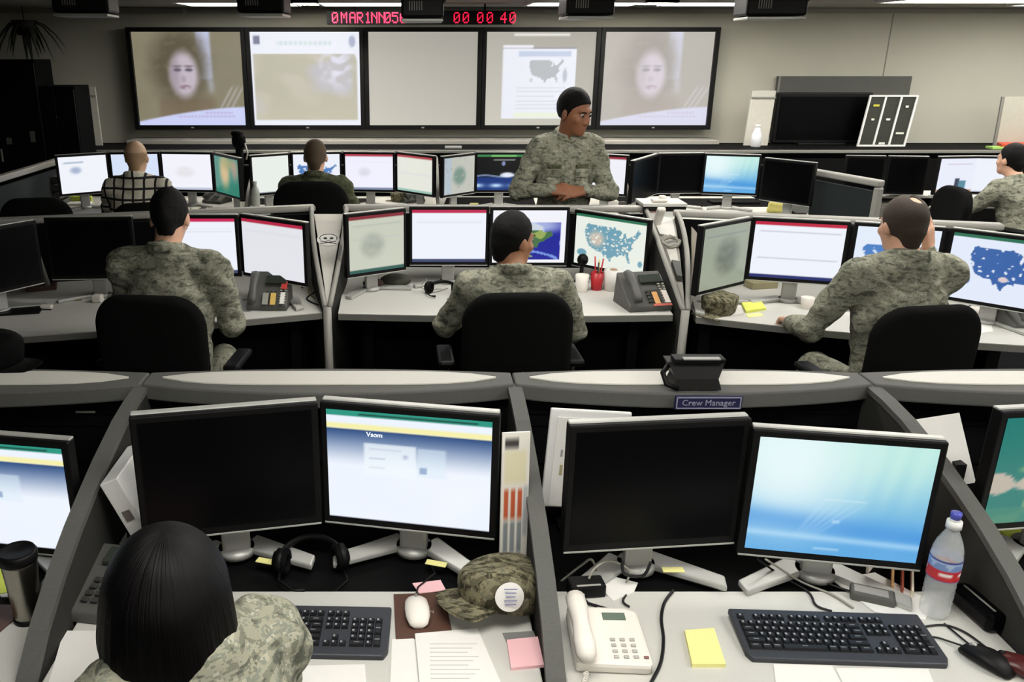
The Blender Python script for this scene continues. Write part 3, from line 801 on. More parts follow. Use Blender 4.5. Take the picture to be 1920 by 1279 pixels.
bcl, bcr = PZ(646, 386, RZ2), PZ(1214, 388, RZ2)
console('centre', bcl, bcr, PZ(634, 588, DZ), PZ(1262, 590, DZ), .035, 'dark partition with grey rail that the standing man leans on', 'pale desk in the middle of the second row with the red pen cup')
bll, blr = PZ(-120, 416, RZ2), PZ(588, 386, RZ2)
console('left', bll, blr, PZ(-140, 642, DZ), PZ(604, 586, DZ), .03, 'dark partition with grey rail behind the monitors at the left of the second row', 'pale desk at the left of the second row with two dark monitors')
brl, brr = PZ(1266, 396, RZ2), PZ(1880, 421, RZ2)
console('right', brl, brr, PZ(1306, 594, DZ), PZ(1990, 652, DZ), .05, 'dark partition with grey rail behind the balding man at right', 'pale desk at the right of the second row with the yellow notes')

def wedge(bl, br, apex, lab, plate):
    "sloping V-shaped divider between two desks"
    a = Vector(bl); b = Vector(br); p = Vector(apex)
    t = thing('desk_divider', lab, 'divider', (p.x, p.y, 0), 0, 'dividers between the desks of the middle row')
    for s, q in ((-1, a), (1, b)):
        m = MB(); rings = []; prof = []
        n = 10
        for k in range(n + 1):
            u = k / n; pos = q.lerp(p, u); z = .77 + (RZ2 - .01 - .77) * (1 - u ** 1.5)
            x = pos.x + s * (.012 + .02 * math.sin(PI * u)) - p.x; y = pos.y - p.y
            rings.append([(x - .012, y, .02), (x + .012, y, .02), (x + .012, y, z), (x - .012, y, z)]); prof.append((x, y, z))
        m.loft(rings, FABRIC, smooth=False); side = m.build('side_panel', t)
        m = MB(); m.tube(prof, .014, RAIL, 8); m.build('rail', side)
    m = MB(); rings = []
    for k in range(9):
        u = k / 8 * .97; l = a.lerp(p, u); r = b.lerp(p, u); z = .76 + (RZ2 - .05 - .76) * (1 - u ** 1.35)
        rings.append([(l.x - p.x, l.y - p.y, z), (r.x - p.x, r.y - p.y, z), (r.x - p.x, r.y - p.y, z - .012), (l.x - p.x, l.y - p.y, z - .012)])
    m.loft(rings, plate, smooth=False); m.build('cover_plate', t)
    m = MB(); m.tube([(0, .0, .03), (0, 0, .77)], .022, RAIL, 10); m.build('post', t)
    return lambda u, s: ((a.lerp(p, u) * (1 - s) + b.lerp(p, u) * s).xy.to_3d() + Vector((0, 0, .76 + (RZ2 - .05 - .76) * (1 - u ** 1.35))))
WL = wedge(blr, bcl, PZ(614, 586, DZ), 'white sloping divider left of the middle desk, with a skull drawing', mat('divider_white', (206, 204, 196), rough=.5, noise=.02))
WR = wedge(bcr, brl, PZ(1284, 592, DZ), 'divider right of the middle desk, heaped with papers and coiled cable', mat('divider_grey', (168, 165, 156), rough=.6))

# row 3 furniture
def third_row():
    t = thing('console_desk', 'long pale desk in the third row under the far monitors', 'desk', (.03, 7.25, 0))
    m = MB(); m.box((0, 0, DZ - .012), (6.08, 1.15, .024), LAM, .004); m.build('worktop', t)
    m = MB(); m.box((0, -.58, DZ - .015), (6.08, .03, .03), EDGE, .004); m.build('edge_band', t)
    m = MB(); m.box((0, .1, .36), (5.9, .03, .68), BLACK_MATTE); m.build('modesty_panel', t)
    for k in range(4):
        m = MB(); m.box((-2.9 + 1.93 * k, 0, .36), (.05, .9, .7), BLACK, .004); m.build('leg', t)
    t = thing('back_partition', 'dark partition standing behind the third row of monitors', 'partition', (.1, 7.9, 0))
    m = MB(); m.box((0, 0, .5), (6.5, .05, 1.0), DARKCLOTH, .004); m.build('panel', t)
    m = MB(); m.box((0, 0, 1.005), (6.5, .06, .02), BLACK, .006); m.build('top_rail', t)
    def end(px0, py0, px1, py1, lab, ypost):
        a = PZ(px0, py0, RZ2); b = PZ(px1, py1, RZ2); c = (a + b) / 2; L = (b - a).length; ang = math.atan2(b.y - a.y, b.x - a.x)
        t = thing('end_partition', lab, 'partition', (c.x, c.y, 0), ang, 'end partitions of the third row')
        m = MB(); m.box((0, 0, .53), (L, .03, 1.04), mat('end_panel_cloth', (26, 34, 36), rough=.9, noise=.2, nscale=200), .004); m.build('panel', t)
        m = MB(); m.box((0, 0, RZ2 - .012), (L + .04, .06, .05), RAIL, .012); m.build('top_rail', t)
        m = MB(); m.box((ypost * L / 2, 0, .54), (.05, .05, 1.08), RAIL, .01); m.build('post', t)
    end(-60, 349, 106, 300, 'end partition with a pale rail at the far left of the third row', -1)
    end(1530, 320, 1650, 341, 'end partition with grey rail and post at the right of the third row', 1)
    for px, lab, hh in ((822, 'thin grey divider between the white and the map screens of the third row', 1.1), (456, 'thin pale divider behind the clear bottle in the third row', 1.06), (1188, 'slim divider right of the standing man in the third row', 1.08)):
        p = PY(px, 340, 6.95)
        t = thing('desk_divider', lab, 'divider', (p.x, 7.3, 0), 0, 'dividers of the third row')
        m = MB(); M = Matrix(((0, 0, 1, 0), (1, 0, 0, 0), (0, 1, 0, 0), (0, 0, 0, 1)))
        m.prism([(.45, .77), (.45, hh), (.25, hh), (.02, hh - .06), (-.2, hh - .17), (-.32, .77)], -.009, .009, FABRIC, M=M); m.build('panel', t)
        m = MB(); m.tube([(0, .45, hh), (0, .25, hh), (0, .02, hh - .06), (0, -.2, hh - .17), (0, -.32, .775)], .012, RAIL, 8); m.build('rail', t)
third_row()

# ------------------------------------------------------------------ monitors
def monitor(c, yaw, w, h, zb, img, lab, desk=DZ, group=None, stand=True, bez=None, nu=56, nv=42):
    t = thing('monitor', lab, 'monitor', (c[0], c[1], desk), yaw, group)
    b = .017; z0 = zb - desk
    m = MB()
    m.box((0, .02, z0 + h / 2), (w, .035, h), bez or BLACK, .004)
    m.box((0, .045, z0 + h / 2), (w * .8, .03, h * .8), BLACK, .01); m.build('housing', t)
    m = MB(); m.box((0, .028, z0 + h - .0005), (w - .004, .022, .008), SILVER, .003); m.build('top_trim', t)
    m = MB(); m.box((0, .006, z0 + .003), (w - .006, .01, .005), SILVER, .001); m.build('bottom_trim', t)
    m = MB()
    if img is None: m.box((0, .0025, z0 + h / 2 + .004), (w - 2 * b, .002, h - 2 * b - .008), GLOSS)
    else: m.grid(img, w - 2 * b, h - 2 * b - .006, SCREEN, T(0, .0012, z0 + h / 2 + .003), nu, nv)
    m.build('screen', t)
    if stand:
        m = MB(); m.box((0, .075, (z0 + h * .55) / 2), (.075, .028, z0 + h * .5), SILVER, .008); m.build('stand_neck', t)
        m = MB()
        for s in (-1, 1):
            P = [(-.03, 0), (.04, 0), (.035, -.20), (-.01, -.22)] if s > 0 else [(.03, 0), (-.04, 0), (-.035, -.20), (.01, -.22)]
            m.prism(P, 0.0, .018, SILVER, M=T(s * .03, .1, .001) @ RZ(s * .85), bev=.005)
        m.cyl((0, .08, .010), .05, .048, .018, SILVER, 20); m.build('stand_base', t)
    return t
def mon(xa, ya, xb, yb, img, lab, zt=1.195, w=None, h=.335, desk=DZ, group=None, **k):
    c, yaw, L = pair(xa, ya, xb, yb, zt)
    return monitor((c.x, c.y), yaw, w or L, h, zt - h, img, lab, desk, group, **k)
G1 = 'monitors of the front row'
mon(-222, 804, 124, 832, s_portal, 'lit monitor with a blue web page beside the steel mug', zt=1.10, group=G1, nu=90, nv=70)
mon(240, 785, 596, 756, None, 'black switched-off monitor left of the blue web page, behind the woman', zt=1.19, h=.345, group=G1)
tB = mon(598, 754, 937, 781, s_portal, 'lit monitor with a blue web page behind the brown mouse pad', zt=1.19, h=.345, group=G1, nu=90, nv=70)
mon(1070, 801, 1412, 786, None, 'black switched-off monitor behind the white desk phone', zt=1.19, h=.345, group=G1)
tC = mon(1414, 806, 1782, 832, s_vista, 'lit monitor with a pale blue-green wallpaper behind the water bottle', zt=1.17, h=.345, group=G1, nu=90, nv=70)
mon(1882, 774, 2237, 755, s_land, 'lit monitor with a teal coastline map at the right edge', zt=1.19, group=G1)
# lettering on the web page
m = MB(); m.text('Vsom', .018, mat('screen_white', (240, 244, 250), emit=1, noise=0), M=T(-.085, -.0002, .372) @ RX(PI / 2)); o = m.build('page_heading', tB)
G2 = 'monitors of the middle row'
mon(-92, 440, 68, 413, None, 'black switched-off monitor at the left edge of the second row', zt=1.19, group=G2)
mon(80, 409, 246, 407, None, 'black switched-off monitor left of the man hunched at the left desk', zt=1.19, w=.45, group=G2)
mon(292, 404, 438, 404, s_page((200, 40, 90)), 'white lit monitor with a red bar, right beside the hunched man', group=G2, w=.445)
mon(447, 402, 571, 419, s_page((180, 40, 70), (226, 228, 234), None, ((.80, 190), (.78, 215))), 'pale angled monitor with a red bar behind the phone at left', group=G2)
mon(648, 403, 762, 391, s_page((130, 44, 56), (200, 204, 188), (40, 90, 84), ((.80, 170), (.84, 150), (.6, 185)), (.42, .47, .2, .2, (160, 166, 156))), 'dim greenish angled monitor at the left of the middle desk', group=G2, h=.35)  # off-angle dimming of this panel is put into its picture colours
mon(768, 388, 917, 388, s_page((190, 40, 80)), 'white lit monitor with a red bar left of the man at the middle desk', group=G2, w=.445)
mon(921, 389, 1068, 389, s_globe, 'monitor with a blue satellite globe right of the man at the middle desk', group=G2, w=.44, nu=80, nv=60)
mon(1077, 393, 1219, 414, s_usmap((232, 238, 228), (110, 160, 180), (40, 110, 80), (.14, .14, .95, .86), tan=(206, 192, 176)), 'angled monitor with a teal country map behind the red pen cup', zt=1.135, group=G2, nu=90, nv=70)
mon(1320, 425, 1413, 408, s_page(None, (150, 158, 140), None, ((.86, 120), (.8, 170)), (.55, .5, .24, .27, (96, 104, 92))), 'dim narrow-looking angled monitor left of the balding man', group=G2, h=.36)  # picture colours darkened to imitate the dim view from the side
mon(1412, 408, 1597, 417, s_page((190, 36, 66), lines=((.83, 170), (.84, 200), (.36, 170)), task=(36, 46, 110)), 'wide white monitor with a red bar behind the yellow notes', group=G2, h=.335)
mon(1604, 417, 1776, 428, s_usmap((226, 236, 250), (76, 128, 196), None, (.1, .3, 1.0, .72), ak=False), 'monitor with a blue map hidden behind the head of the balding man', group=G2)
mon(1784, 428, 1985, 452, s_usmap((226, 234, 250), (58, 100, 168), (40, 110, 84), (.22, .2, 1.02, .86)), 'angled monitor with a big blue country map at the right edge', group=G2, h=.36, nu=90, nv=70)
G3 = 'monitors of the third row'
def s_sketch(U, V):
    im = blank(U, (240, 242, 250)); im = put(im, bx(U, V, .1, .80, .52, .86) * .6, (110, 140, 170)); im = put(im, el(U, V, .34, .62, .11, .09, .5) * .6, (120, 140, 180)); return im
mon(103, 292, 201, 286, s_sketch, 'white lit monitor with a blue sketch at the left end of the third row', zt=1.2, group=G3, nu=30, nv=24)
mon(203, 286, 298, 285, s_plain((214, 226, 248)), 'pale blue monitor behind the head of the man in the checked shirt', zt=1.2, group=G3, nu=24, nv=24)
mon(299, 285, 397, 286, s_page(None, (242, 242, 252), (190, 196, 214), ((.2, 225),), (.45, .5, .18, .15, (226, 224, 228))), 'white lit monitor right of the man in the checked shirt', zt=1.2, group=G3, nu=30, nv=24)
mon(399, 287, 446, 297, s_relief, 'narrow-looking angled monitor with a teal and tan relief map', zt=1.2, group=G3, nu=30, nv=30)
mon(468, 292, 543, 287, s_plain((232, 238, 232)), 'blank pale monitor left of the man in olive uniform', zt=1.2, group=G3, nu=24, nv=24)
mon(545, 286, 640, 285, s_usmap((236, 240, 250), (84, 128, 190), None, (.08, .3, .95, .72), ak=False), 'monitor with a blue map behind the head of the man in olive uniform', zt=1.2, group=G3, nu=40, nv=30)
mon(643, 285, 740, 286, s_page((176, 60, 76), (240, 240, 254), (120, 132, 160), ((.8, 220),), (.4, .5, .12, .12, (214, 214, 226))), 'white monitor with a red and orange bar right of the man in olive uniform', zt=1.2, group=G3, nu=30, nv=24)
mon(742, 285, 813, 293, s_page((170, 60, 66), (228, 230, 220), (150, 190, 176), ((.82, 180), (.5, 215), (.4, 215))), 'pale angled monitor with a red bar beside the thin grey divider', zt=1.2, group=G3, nu=30, nv=24)
def s_seal(U, V):
    im = blank(U, (190, 192, 182)); im = put(im, U < .25, (176, 190, 200)); im = put(im, el(U, V, .5, .48, .2, .24, .4), (120, 146, 136)); return put(im, nz(U, V, 40, 3) > .5, (170, 170, 160))
mon(831, 294, 893, 287, s_seal, 'dim angled monitor with a green map right of the thin grey divider', zt=1.2, group=G3, nu=40, nv=30)
mon(892, 286, 986, 286, s_storm, 'dark monitor with a blue and white storm picture left of the standing man', zt=1.2, group=G3, nu=60, nv=40)
mon(1090, 287, 1179, 292, s_page((150, 40, 54), (240, 240, 248), None, ()), 'white monitor with a red bar right of the standing man', zt=1.2, group=G3, nu=24, nv=24)
mon(1191, 302, 1238, 288, None, 'black angled monitor just right of the standing man, third row', zt=1.2, group=G3)
mon(1237, 288, 1323, 287, None, 'black monitor left of the far wallpaper screen, third row', zt=1.2, group=G3)
mon(1322, 288, 1429, 291, s_vista, 'small far monitor with a blue-green wallpaper in the third row', zt=1.2, group=G3, nu=50, nv=40)
mon(1432, 296, 1530, 306, None, 'black angled monitor right of the far wallpaper screen, third row', zt=1.2, group=G3)
# far right station against the wall counter
t = thing('far_desk', 'pale desk at far right where the man in camouflage sits sideways', 'desk', (5.67, 7.75, 0))
m = MB(); m.box((0, 0, .725), (1.9, .8, .03), LAM, .004); m.build('worktop', t)
for s in (-1, 1):
    m = MB(); m.box((s * .85, 0, .355), (.05, .7, .71), BLACK, .004); m.build('leg', t)
def s_web(U, V):
    im = blank(U, (232, 236, 250)); im = put(im, bx(U, V, .2, .82, .9, .86) * .4, (180, 150, 170)); im = put(im, bx(U, V, .48, .1, .62, .42), (60, 70, 90)); im = put(im, bx(U, V, .6, .1, .8, .34), (90, 140, 160)); return put(im, (V < .08), (200, 160, 130))
mon(1767, 294, 1834, 293, s_web, 'lit monitor with a coloured web page left of the man at far right', zt=1.17, w=.355, h=.32, nu=40, nv=30)
mon(1836, 293, 1906, 294, s_plain((236, 240, 250)), 'white lit monitor in front of the man at far right', zt=1.17, w=.355, h=.32, nu=24, nv=24)
t = thing('far_table', 'pale table behind the grey post of the third row', 'table', (4.25, 7.95, 0))
m = MB(); m.box((0, 0, .765), (.85, .62, .03), LAM, .004); m.build('tabletop', t)
for s in (-1, 1):
    m = MB(); m.box((s * .39, 0, .375), (.05, .55, .75), BLACK, .004); m.build('leg', t)
t = thing('filing_cabinet', 'low grey filing cabinet under the table behind the grey post', 'cabinet', (4.25, 7.85, 0))
m = MB(); m.box((0, 0, .36), (.62, .45, .70), mat('cabinet_grey', (140, 138, 128), rough=.5), .008); m.build('body', t)
for k in range(2):
    m = MB(); m.box((0, -.23, .19 + .33 * k), (.59, .015, .31), mat('cabinet_front', (128, 126, 118), rough=.5), .004); d = m.build('drawer', t)
    m = MB(); m.box((0, -.245, .27 + .33 * k), (.16, .015, .014), EDGE, .003); m.build('handle', d)
mon(1588, 292, 1664, 293, None, 'black monitor left of two on the pale table at right', zt=1.13, desk=.78)
mon(1668, 293, 1745, 294, None, 'black monitor right of two on the pale table at right', zt=1.13, desk=.78)
# ------------------------------------------------------------------ office chairs
def chair_proto():
    t = thing('office_chair', 'proto', 'chair', (0, 0, 0), 0, 'office chairs')
    def rbox(P, c, h, r):
        q = np.abs(P - np.array(c)) - (np.array(h) - r)
        return np.linalg.norm(np.maximum(q, 0), axis=-1) + np.minimum(q.max(-1), 0) - r
    s = Sdf((-.3, -.42, .48), (.3, -.1, 1.1), .011)
    def back(P):
        x, y, z = P[..., 0], P[..., 1], P[..., 2]
        yy = y + .26 - .75 * x * x + .10 * (z - .75) - .25 * (z - .7) ** 2
        q = np.abs(np.stack([x * (1 + .3 * (.72 - z) * (z < .72)), z - .785 + .25 * x * x], -1)) - np.array((.24, .268)) + .13
        d2 = np.linalg.norm(np.maximum(q, 0), axis=-1) + np.minimum(q.max(-1), 0) - .13
        w = np.stack([d2 + .032, np.abs(yy) - .036 + .032], -1)
        return np.linalg.norm(np.maximum(w, 0), axis=-1) + np.minimum(w.max(-1), 0) - .032
    s.func((-.3, -.42, .48), (.3, -.1, 1.1), back, 0); s.build('backrest', CHAIR, t)
    s = Sdf((-.3, -.28, .33), (.3, .3, .5), .012)
    def seat(P):
        x, y, z = P[..., 0], P[..., 1], P[..., 2]
        return rbox(np.stack([x, y, z + .5 * np.maximum(y - .12, 0) ** 2 - .25 * x * x], -1), (0, 0, .415), (.245, .24, .045), .04)
    s.func((-.3, -.28, .33), (.3, .3, .5), seat, 0); s.build('seat', CHAIR, t)
    m = MB(); m.tube([(0, -.1, .36), (0, -.26, .36), (0, -.315, .43), (0, -.325, .62), (0, -.315, .72)], [.03, .03, .03, .028, .02], BLACK, 8); m.build('back_support', t)
    for k in (-1, 1):
        m = MB(); m.tube([(k * .2, .02, .38), (k * .28, .02, .39), (k * .295, .0, .52), (k * .295, .0, .66)], .017, BLACK, 8)
        m.box((k * .295, .01, .675), (.075, .25, .035), BLACK, .014); m.build('armrest', t)
    m = MB(); m.cyl((0, 0, .225), .028, .028, .27, BLACK, 14); m.cyl((0, 0, .362), .1, .12, .03, BLACK, 16); m.build('gas_post', t)
    for k in range(5):
        a = 2 * PI * k / 5 + .3
        m = MB(); m.tube([(0, 0, .10), (.16 * math.cos(a), .16 * math.sin(a), .095), (.29 * math.cos(a), .29 * math.sin(a), .075)], [.03, .024, .016], BLACK, 8); l = m.build('leg', t)
        m = MB(); M = T(.29 * math.cos(a), .29 * math.sin(a), .03) @ RZ(a + 1) @ RX(PI / 2)
        m.cyl((0, 0, .012), .03, .03, .018, BLACK, 12, M=M); m.cyl((0, 0, -.012), .03, .03, .018, BLACK, 12, M=M); m.cyl((0, 0, 0), .01, .01, .02, BLACK, 8, M=M)
        m.cyl((0, 0, .045), .008, .008, .03, BLACK, 8, M=T(.29 * math.cos(a), .29 * math.sin(a), .01)); m.build('caster', l)
    return t
CH = chair_proto(); FIRST = [True]
def chair(x, y, rz, lab):
    if FIRST[0]:
        FIRST[0] = False; CH.location = (x, y, 0); CH.rotation_euler = (0, 0, rz); CH['label'] = lab; return CH
    return dup(CH, lab, (x, y, 0), rz)

# ------------------------------------------------------------------ people
SKIN = {}
def skin(name, c):
    return mat(name, c, rough=.55, noise=.08, nscale=60, bump=.05, bscale=300)
LIGHT = skin('skin_light', (206, 160, 134)); TAN = skin('skin_tan', (172, 122, 92)); BROWN = skin('skin_brown', (140, 92, 66)); PALE = skin('skin_pale', (214, 176, 146))
EYEW = mat('eye_white', (170, 160, 150), rough=.2, noise=0); EYED = mat('eye_dark', (30, 20, 16), rough=.2, noise=0)
BOOT = mat('suede_boot', (92, 90, 72), rough=.9, noise=.2)
V3 = lambda *a: np.array(a, float)
def unit(v): v = np.array(v, float); return v / np.linalg.norm(v)
def hand(s, w, d, up, side, curl=.5, spread=.5, infl=0.0):
    "hand from wrist w along d, back of the hand towards up, thumb on side (+1/-1 of d x up)"
    d = unit(d); up = unit(np.array(up) - d * np.dot(up, d)); r = np.cross(d, up) * side
    palm = w + d * .012
    for k, (o, L) in enumerate(((.030, .088), (.010, .094), (-.011, .090), (-.030, .082))):
        kn = w + d * L + r * o
        s.cone(w + r * o * .6 + d * .008, kn, .017, .0125, .012)
        f1, f2, f3 = [(.040, .026, .020), (.045, .030, .021), (.042, .028, .021), (.033, .021, .018)][k]
        p = kn; a = curl * .75; dirs = []
        for q, (fl, ra, rb) in enumerate(((f1, .0098, .0088), (f2, .0088, .008), (f3, .008, .0068))):
            v = d * math.cos(a) - up * math.sin(a) + r * o * spread * 2.5
            v = unit(v); e = p + v * fl; s.cone(p, e, ra, rb, .004); p = e; a += curl * (1.0 if q == 0 else .7)
    b = w + d * .028 + r * .026; m = b + d * .034 + r * .026 - up * .012; e = m + d * .03 + r * .004 - up * .012
    s.cone(b, m, .0145, .0105, .008); s.cone(m, e, .0105, .008, .004)

def person(lab, loc, rz, P, cloth, skinm, hair, hairm=HAIRB, trousers=None, vox=.0085, seed=1, hands=True):
    t = thing('person', lab, 'person', loc, rz)
    hd = V3(*P['head']); Rm = np.array((Matrix.Rotation(P.get('yaw', 0), 3, 'Z') @ Matrix.Rotation(P.get('pitch', 0), 3, 'X') @ Matrix.Rotation(P.get('roll', 0), 3, 'Y')))
    hs = P.get('hs', 1.0)
    H = lambda x, y, z: hd + Rm @ (V3(x, y, z) * hs)
    sh = V3(*P['sh']); sw = P.get('sw', .185); sr = P.get('srot', 0.0)
    ax = V3(math.cos(sr), math.sin(sr), P.get('stilt', 0.0))
    SHR, SHL = sh + ax * sw, sh - ax * sw
    hip = V3(*P['hip']); ER, EL, WR_, WL_ = [V3(*P[k]) for k in ('eR', 'eL', 'wR', 'wL')]
    KR, KL, AR, AL = [V3(*P[k]) for k in ('kR', 'kL', 'aR', 'aL')]
    nb = sh + V3(0, -.005, .055); chest = sh * .62 + hip * .38 + V3(0, .0, .02); belly = sh * .25 + hip * .75 + V3(0, .015, .03)
    pts = np.stack([hd + .2, hd - .2, SHR + .1, SHL - .1, ER, EL, WR_, WL_, hip, KR, KL, AR, AL])
    lo = pts.min(0) - .2; hi = pts.max(0) + .2; lo[2] = -.005; hi[2] = hd[2] + .2
    bw = P.get('bw', 1.0)
    Ct = np.array(Matrix.Rotation(sr, 3, 'Z'))
    def torso(s, f, k=.05):
        s.ell(chest, V3(.165 * bw + f, .112 + f, .19 + f), Ct, k); s.ell(belly, V3(.152 * bw + f, .112 + f, .17 + f), Ct, k)
        s.ell(sh + V3(0, -.0, -.07), V3(.155 + f, .098 + f, .12 + f), Ct, k)
        s.cone(SHR - ax * .02, SHL + ax * .02, .062 + f, .062 + f, k)
        for S_ in (SHR, SHL): s.cone(nb + V3(0, -.01, .0), S_ * .8 + nb * .2 + V3(0, 0, .01), .05 + f * .6, .045 + f * .6, k)
    def arms(s, f, k=.03, wr=.029, cut=0.0):
        for S_, E, W in ((SHR, ER, WR_), (SHL, EL, WL_)):
            s.cone(S_, E, .056 + f, .043 + f, k)
            W2 = W + unit(E - W) * cut
            s.cone(E, W2, .043 + f, wr + f * .55, .02)
    def legs(s, f, k=.04):
        s.ell(hip, V3(.17 + f, .13 + f, .13 + f), None, k)
        for q, (K, A) in ((1, (KR, AR)), (-1, (KL, AL))):
            s.cone(hip + V3(.09 * q, .02, -.01), K, .085 + f, .06 + f, k); s.cone(K, A, .058 + f, .04 + f, .02)
    # body
    s = Sdf(lo, hi, vox)
    torso(s, -.008); arms(s, -.006); legs(s, -.006)
    s.cone(H(0, -.022, -.07), nb + V3(0, -.005, -.02), .056, .064, .03)
    def headshape(s, g=0.0, face=True):
        s.ell(H(0, -.018, .032), V3(.077 + g, .098 + g, .094 + g) * hs, Rm, .02)
        s.ell(H(0, .022, -.035), V3(.062, .072, .082) * hs, Rm, .03)
        if face:
            s.ell(H(0, .062, -.092), V3(.03, .028, .024) * hs, Rm, .02)
            s.ell(H(0, .074, .03), V3(.05, .018, .014) * hs, Rm, .015)
            for q in (-1, 1):
                s.ell(H(q * .033, .097, .01), V3(.017, .014, .011) * hs, Rm, .01, 'cut')
                s.ell(H(q * .046, .058, -.022), V3(.022, .02, .018) * hs, Rm, .02)
                s.ell(H(q * .079, -.008, -.008), V3(.009, .021, .032) * hs, np.array(Matrix(Rm.tolist()) @ Matrix.Rotation(q * -.35, 3, 'Z')), .006)
            s.cone(H(0, .086, .012), H(0, .102, -.028), .009 * hs, .0125 * hs, .012)
            for q in (-1, 1): s.ell(H(q * .012, .098, -.034), V3(.009, .01, .008) * hs, Rm, .006)
            s.ell(H(0, .082, -.062), V3(.024, .013, .008) * hs, Rm, .006); s.ell(H(0, .081, -.074), V3(.021, .012, .008) * hs, Rm, .006)
            s.ell(H(0, .096, -.0675), V3(.022, .008, .0022) * hs, Rm, .003, 'cut')
    headshape(s)
    for W, E, kd, q in ((WR_, ER, 'hR', 1), (WL_, EL, 'hL', -1)):
        d, up, side, curl, spr = P.get(kd, ((W - E), (0, 0, 1), -q, .5, .5))
        hand(s, W, d, up, side, curl, spr)
    for A in (AR, AL):
        s.cone(A + V3(0, -.03, -.05), A + V3(0, .13, -.065), .04, .032, .03)
    body = s.build('body', skinm, t)
    # eyes
    for q in (-1, 1):
        m = MB(); c = H(q * .033, .079, .010); m.sph(c, .0105 * hs, EYEW, u=12, v=8); m.sph(H(q * .033, .0835, .008), .0085 * hs, EYED, u=10, v=6); m.build('eye', t)
        m = MB(); m.tube([H(q * .016, .093, .026), H(q * .033, .094, .032), H(q * .05, .084, .028)], [.0028, .0036, .002], hairm, 6); m.build('eyebrow', t)
    # jacket
    fz = min(belly[2], hip[2] + .06) - .1
    s = Sdf(np.minimum(lo, lo), hi, vox); torso(s, .016); arms(s, .013, wr=.031, cut=.012)
    if P.get('skirt', True): s.ell(hip + V3(0, .0, .03), V3(.18 * bw, .15, .11), None, .05)
    s.wrinkle(P.get('wr', .0065), 24, seed); s.wrinkle(.0045, 62, seed + 50)
    # neck opening and hem
    up = unit(H(0, -.02, -.07) - nb)
    s.cone(nb + up * .05 + V3(0, .03, 0), nb + up * .2, .058, .08, .01, 'cut')
    s.func(lo, hi, lambda Q: Q[..., 2] - (hip[2] - .055) , 0.01, 'cut')
    # collar
    n = 14 if P.get('collar', True) else 1; ring = [nb + V3(math.cos(a) * .068, math.sin(a) * .072 - .002 + .012 * math.sin(a), .028 - .022 * math.sin(a)) for a in np.linspace(-PI * 1.42, PI * .42, n)]
    for a, b in zip(ring[:-1], ring[1:]): s.cone(a, b, .014, .014, .01); s.cone(a + V3(0, 0, .02), b + V3(0, 0, .02), .011, .011, .01)
    if P.get('zip'):
        dn = unit(hip - sh); f0 = sh + V3(0, .11, -.02)
    jk = s.build(P.get('coat', 'jacket'), cloth, t)
    if P.get('pockets'):
        def patch(name, x0, x1, z0, z1, th, mt):
            nu, nv = 8, 10; vs = []
            for off in (th, -.004):
                for i in range(nu + 1):
                    for j in range(nv + 1):
                        x = x0 + (x1 - x0) * i / nu; z = z0 + (z1 - z0) * j / nv
                        ix = int(round((x - s.o[0]) / s.h)); iz = int(round((z - s.o[2]) / s.h)); col = np.nonzero(s.F[ix, :, iz] < 0)[0]
                        y = s.o[1] + s.h * (col.max() + .6) if len(col) else .1
                        vs.append([x, y + off, z])
            v = np.array(vs).reshape(2, nu + 1, nv + 1, 3)
            for _ in range(2): v[:, 1:-1, :, 1] = (v[:, :-2, :, 1] + v[:, 1:-1, :, 1] * 2 + v[:, 2:, :, 1]) / 4; v[:, :, 1:-1, 1] = (v[:, :, :-2, 1] + v[:, :, 1:-1, 1] * 2 + v[:, :, 2:, 1]) / 4
            q = nv + 1; n = (nu + 1) * q; fs = []
            for i in range(nu):
                for j in range(nv):
                    f = (i * q + j, (i + 1) * q + j, (i + 1) * q + j + 1, i * q + j + 1); fs += [f[::-1], tuple(a + n for a in f)]
            rim = [i * q for i in range(nu + 1)] + [nu * q + j for j in range(1, nv + 1)] + [i * q + nv for i in range(nu - 1, -1, -1)] + [j for j in range(nv - 1, 0, -1)]
            fs += [(rim[k], rim[(k + 1) % len(rim)], rim[(k + 1) % len(rim)] + n, rim[k] + n) for k in range(len(rim))]
            m = MB(); m.add(v.reshape(-1, 3).tolist(), fs, mt, None, None, True); return m.build(name, jk)
        for q in (-1, 1):
            patch('pocket', q * .045, q * .13, sh[2] - .26, sh[2] - .12, .006, cloth); patch('pocket_flap', q * .042, q * .133, sh[2] - .165, sh[2] - .115, .011, cloth)
            patch('name_tape', q * .045, q * .13, sh[2] - .105, sh[2] - .085, .008, CAMO_OLIVE)
        patch('placket', -.022, .022, hip[2] + .02, sh[2] - .06, .006, cloth)
    # trousers and boots
    v2 = .013
    s = Sdf(lo, V3(hi[0], hi[1], hip[2] + .25), v2); legs(s, .012); s.wrinkle(.005, 30, seed + 3); s.build('trousers', trousers or cloth, t)
    for A in (AR, AL):
        s = Sdf(A - V3(.09, .12, A[2] + .002), A + V3(.09, .25, .1), .011)
        s.cone(A + V3(0, 0, .06), A + V3(0, -.02, -.05), .055, .052, .02); s.cone(A + V3(0, -.03, -.055), A + V3(0, .135, -.066), .05, .042, .03)
        s.func(A - V3(.1, .13, A[2]), A + V3(.1, .26, .12), lambda Q: Q[..., 2] - .004, 0.004, 'cut'); s.build('boot', BOOT, t)
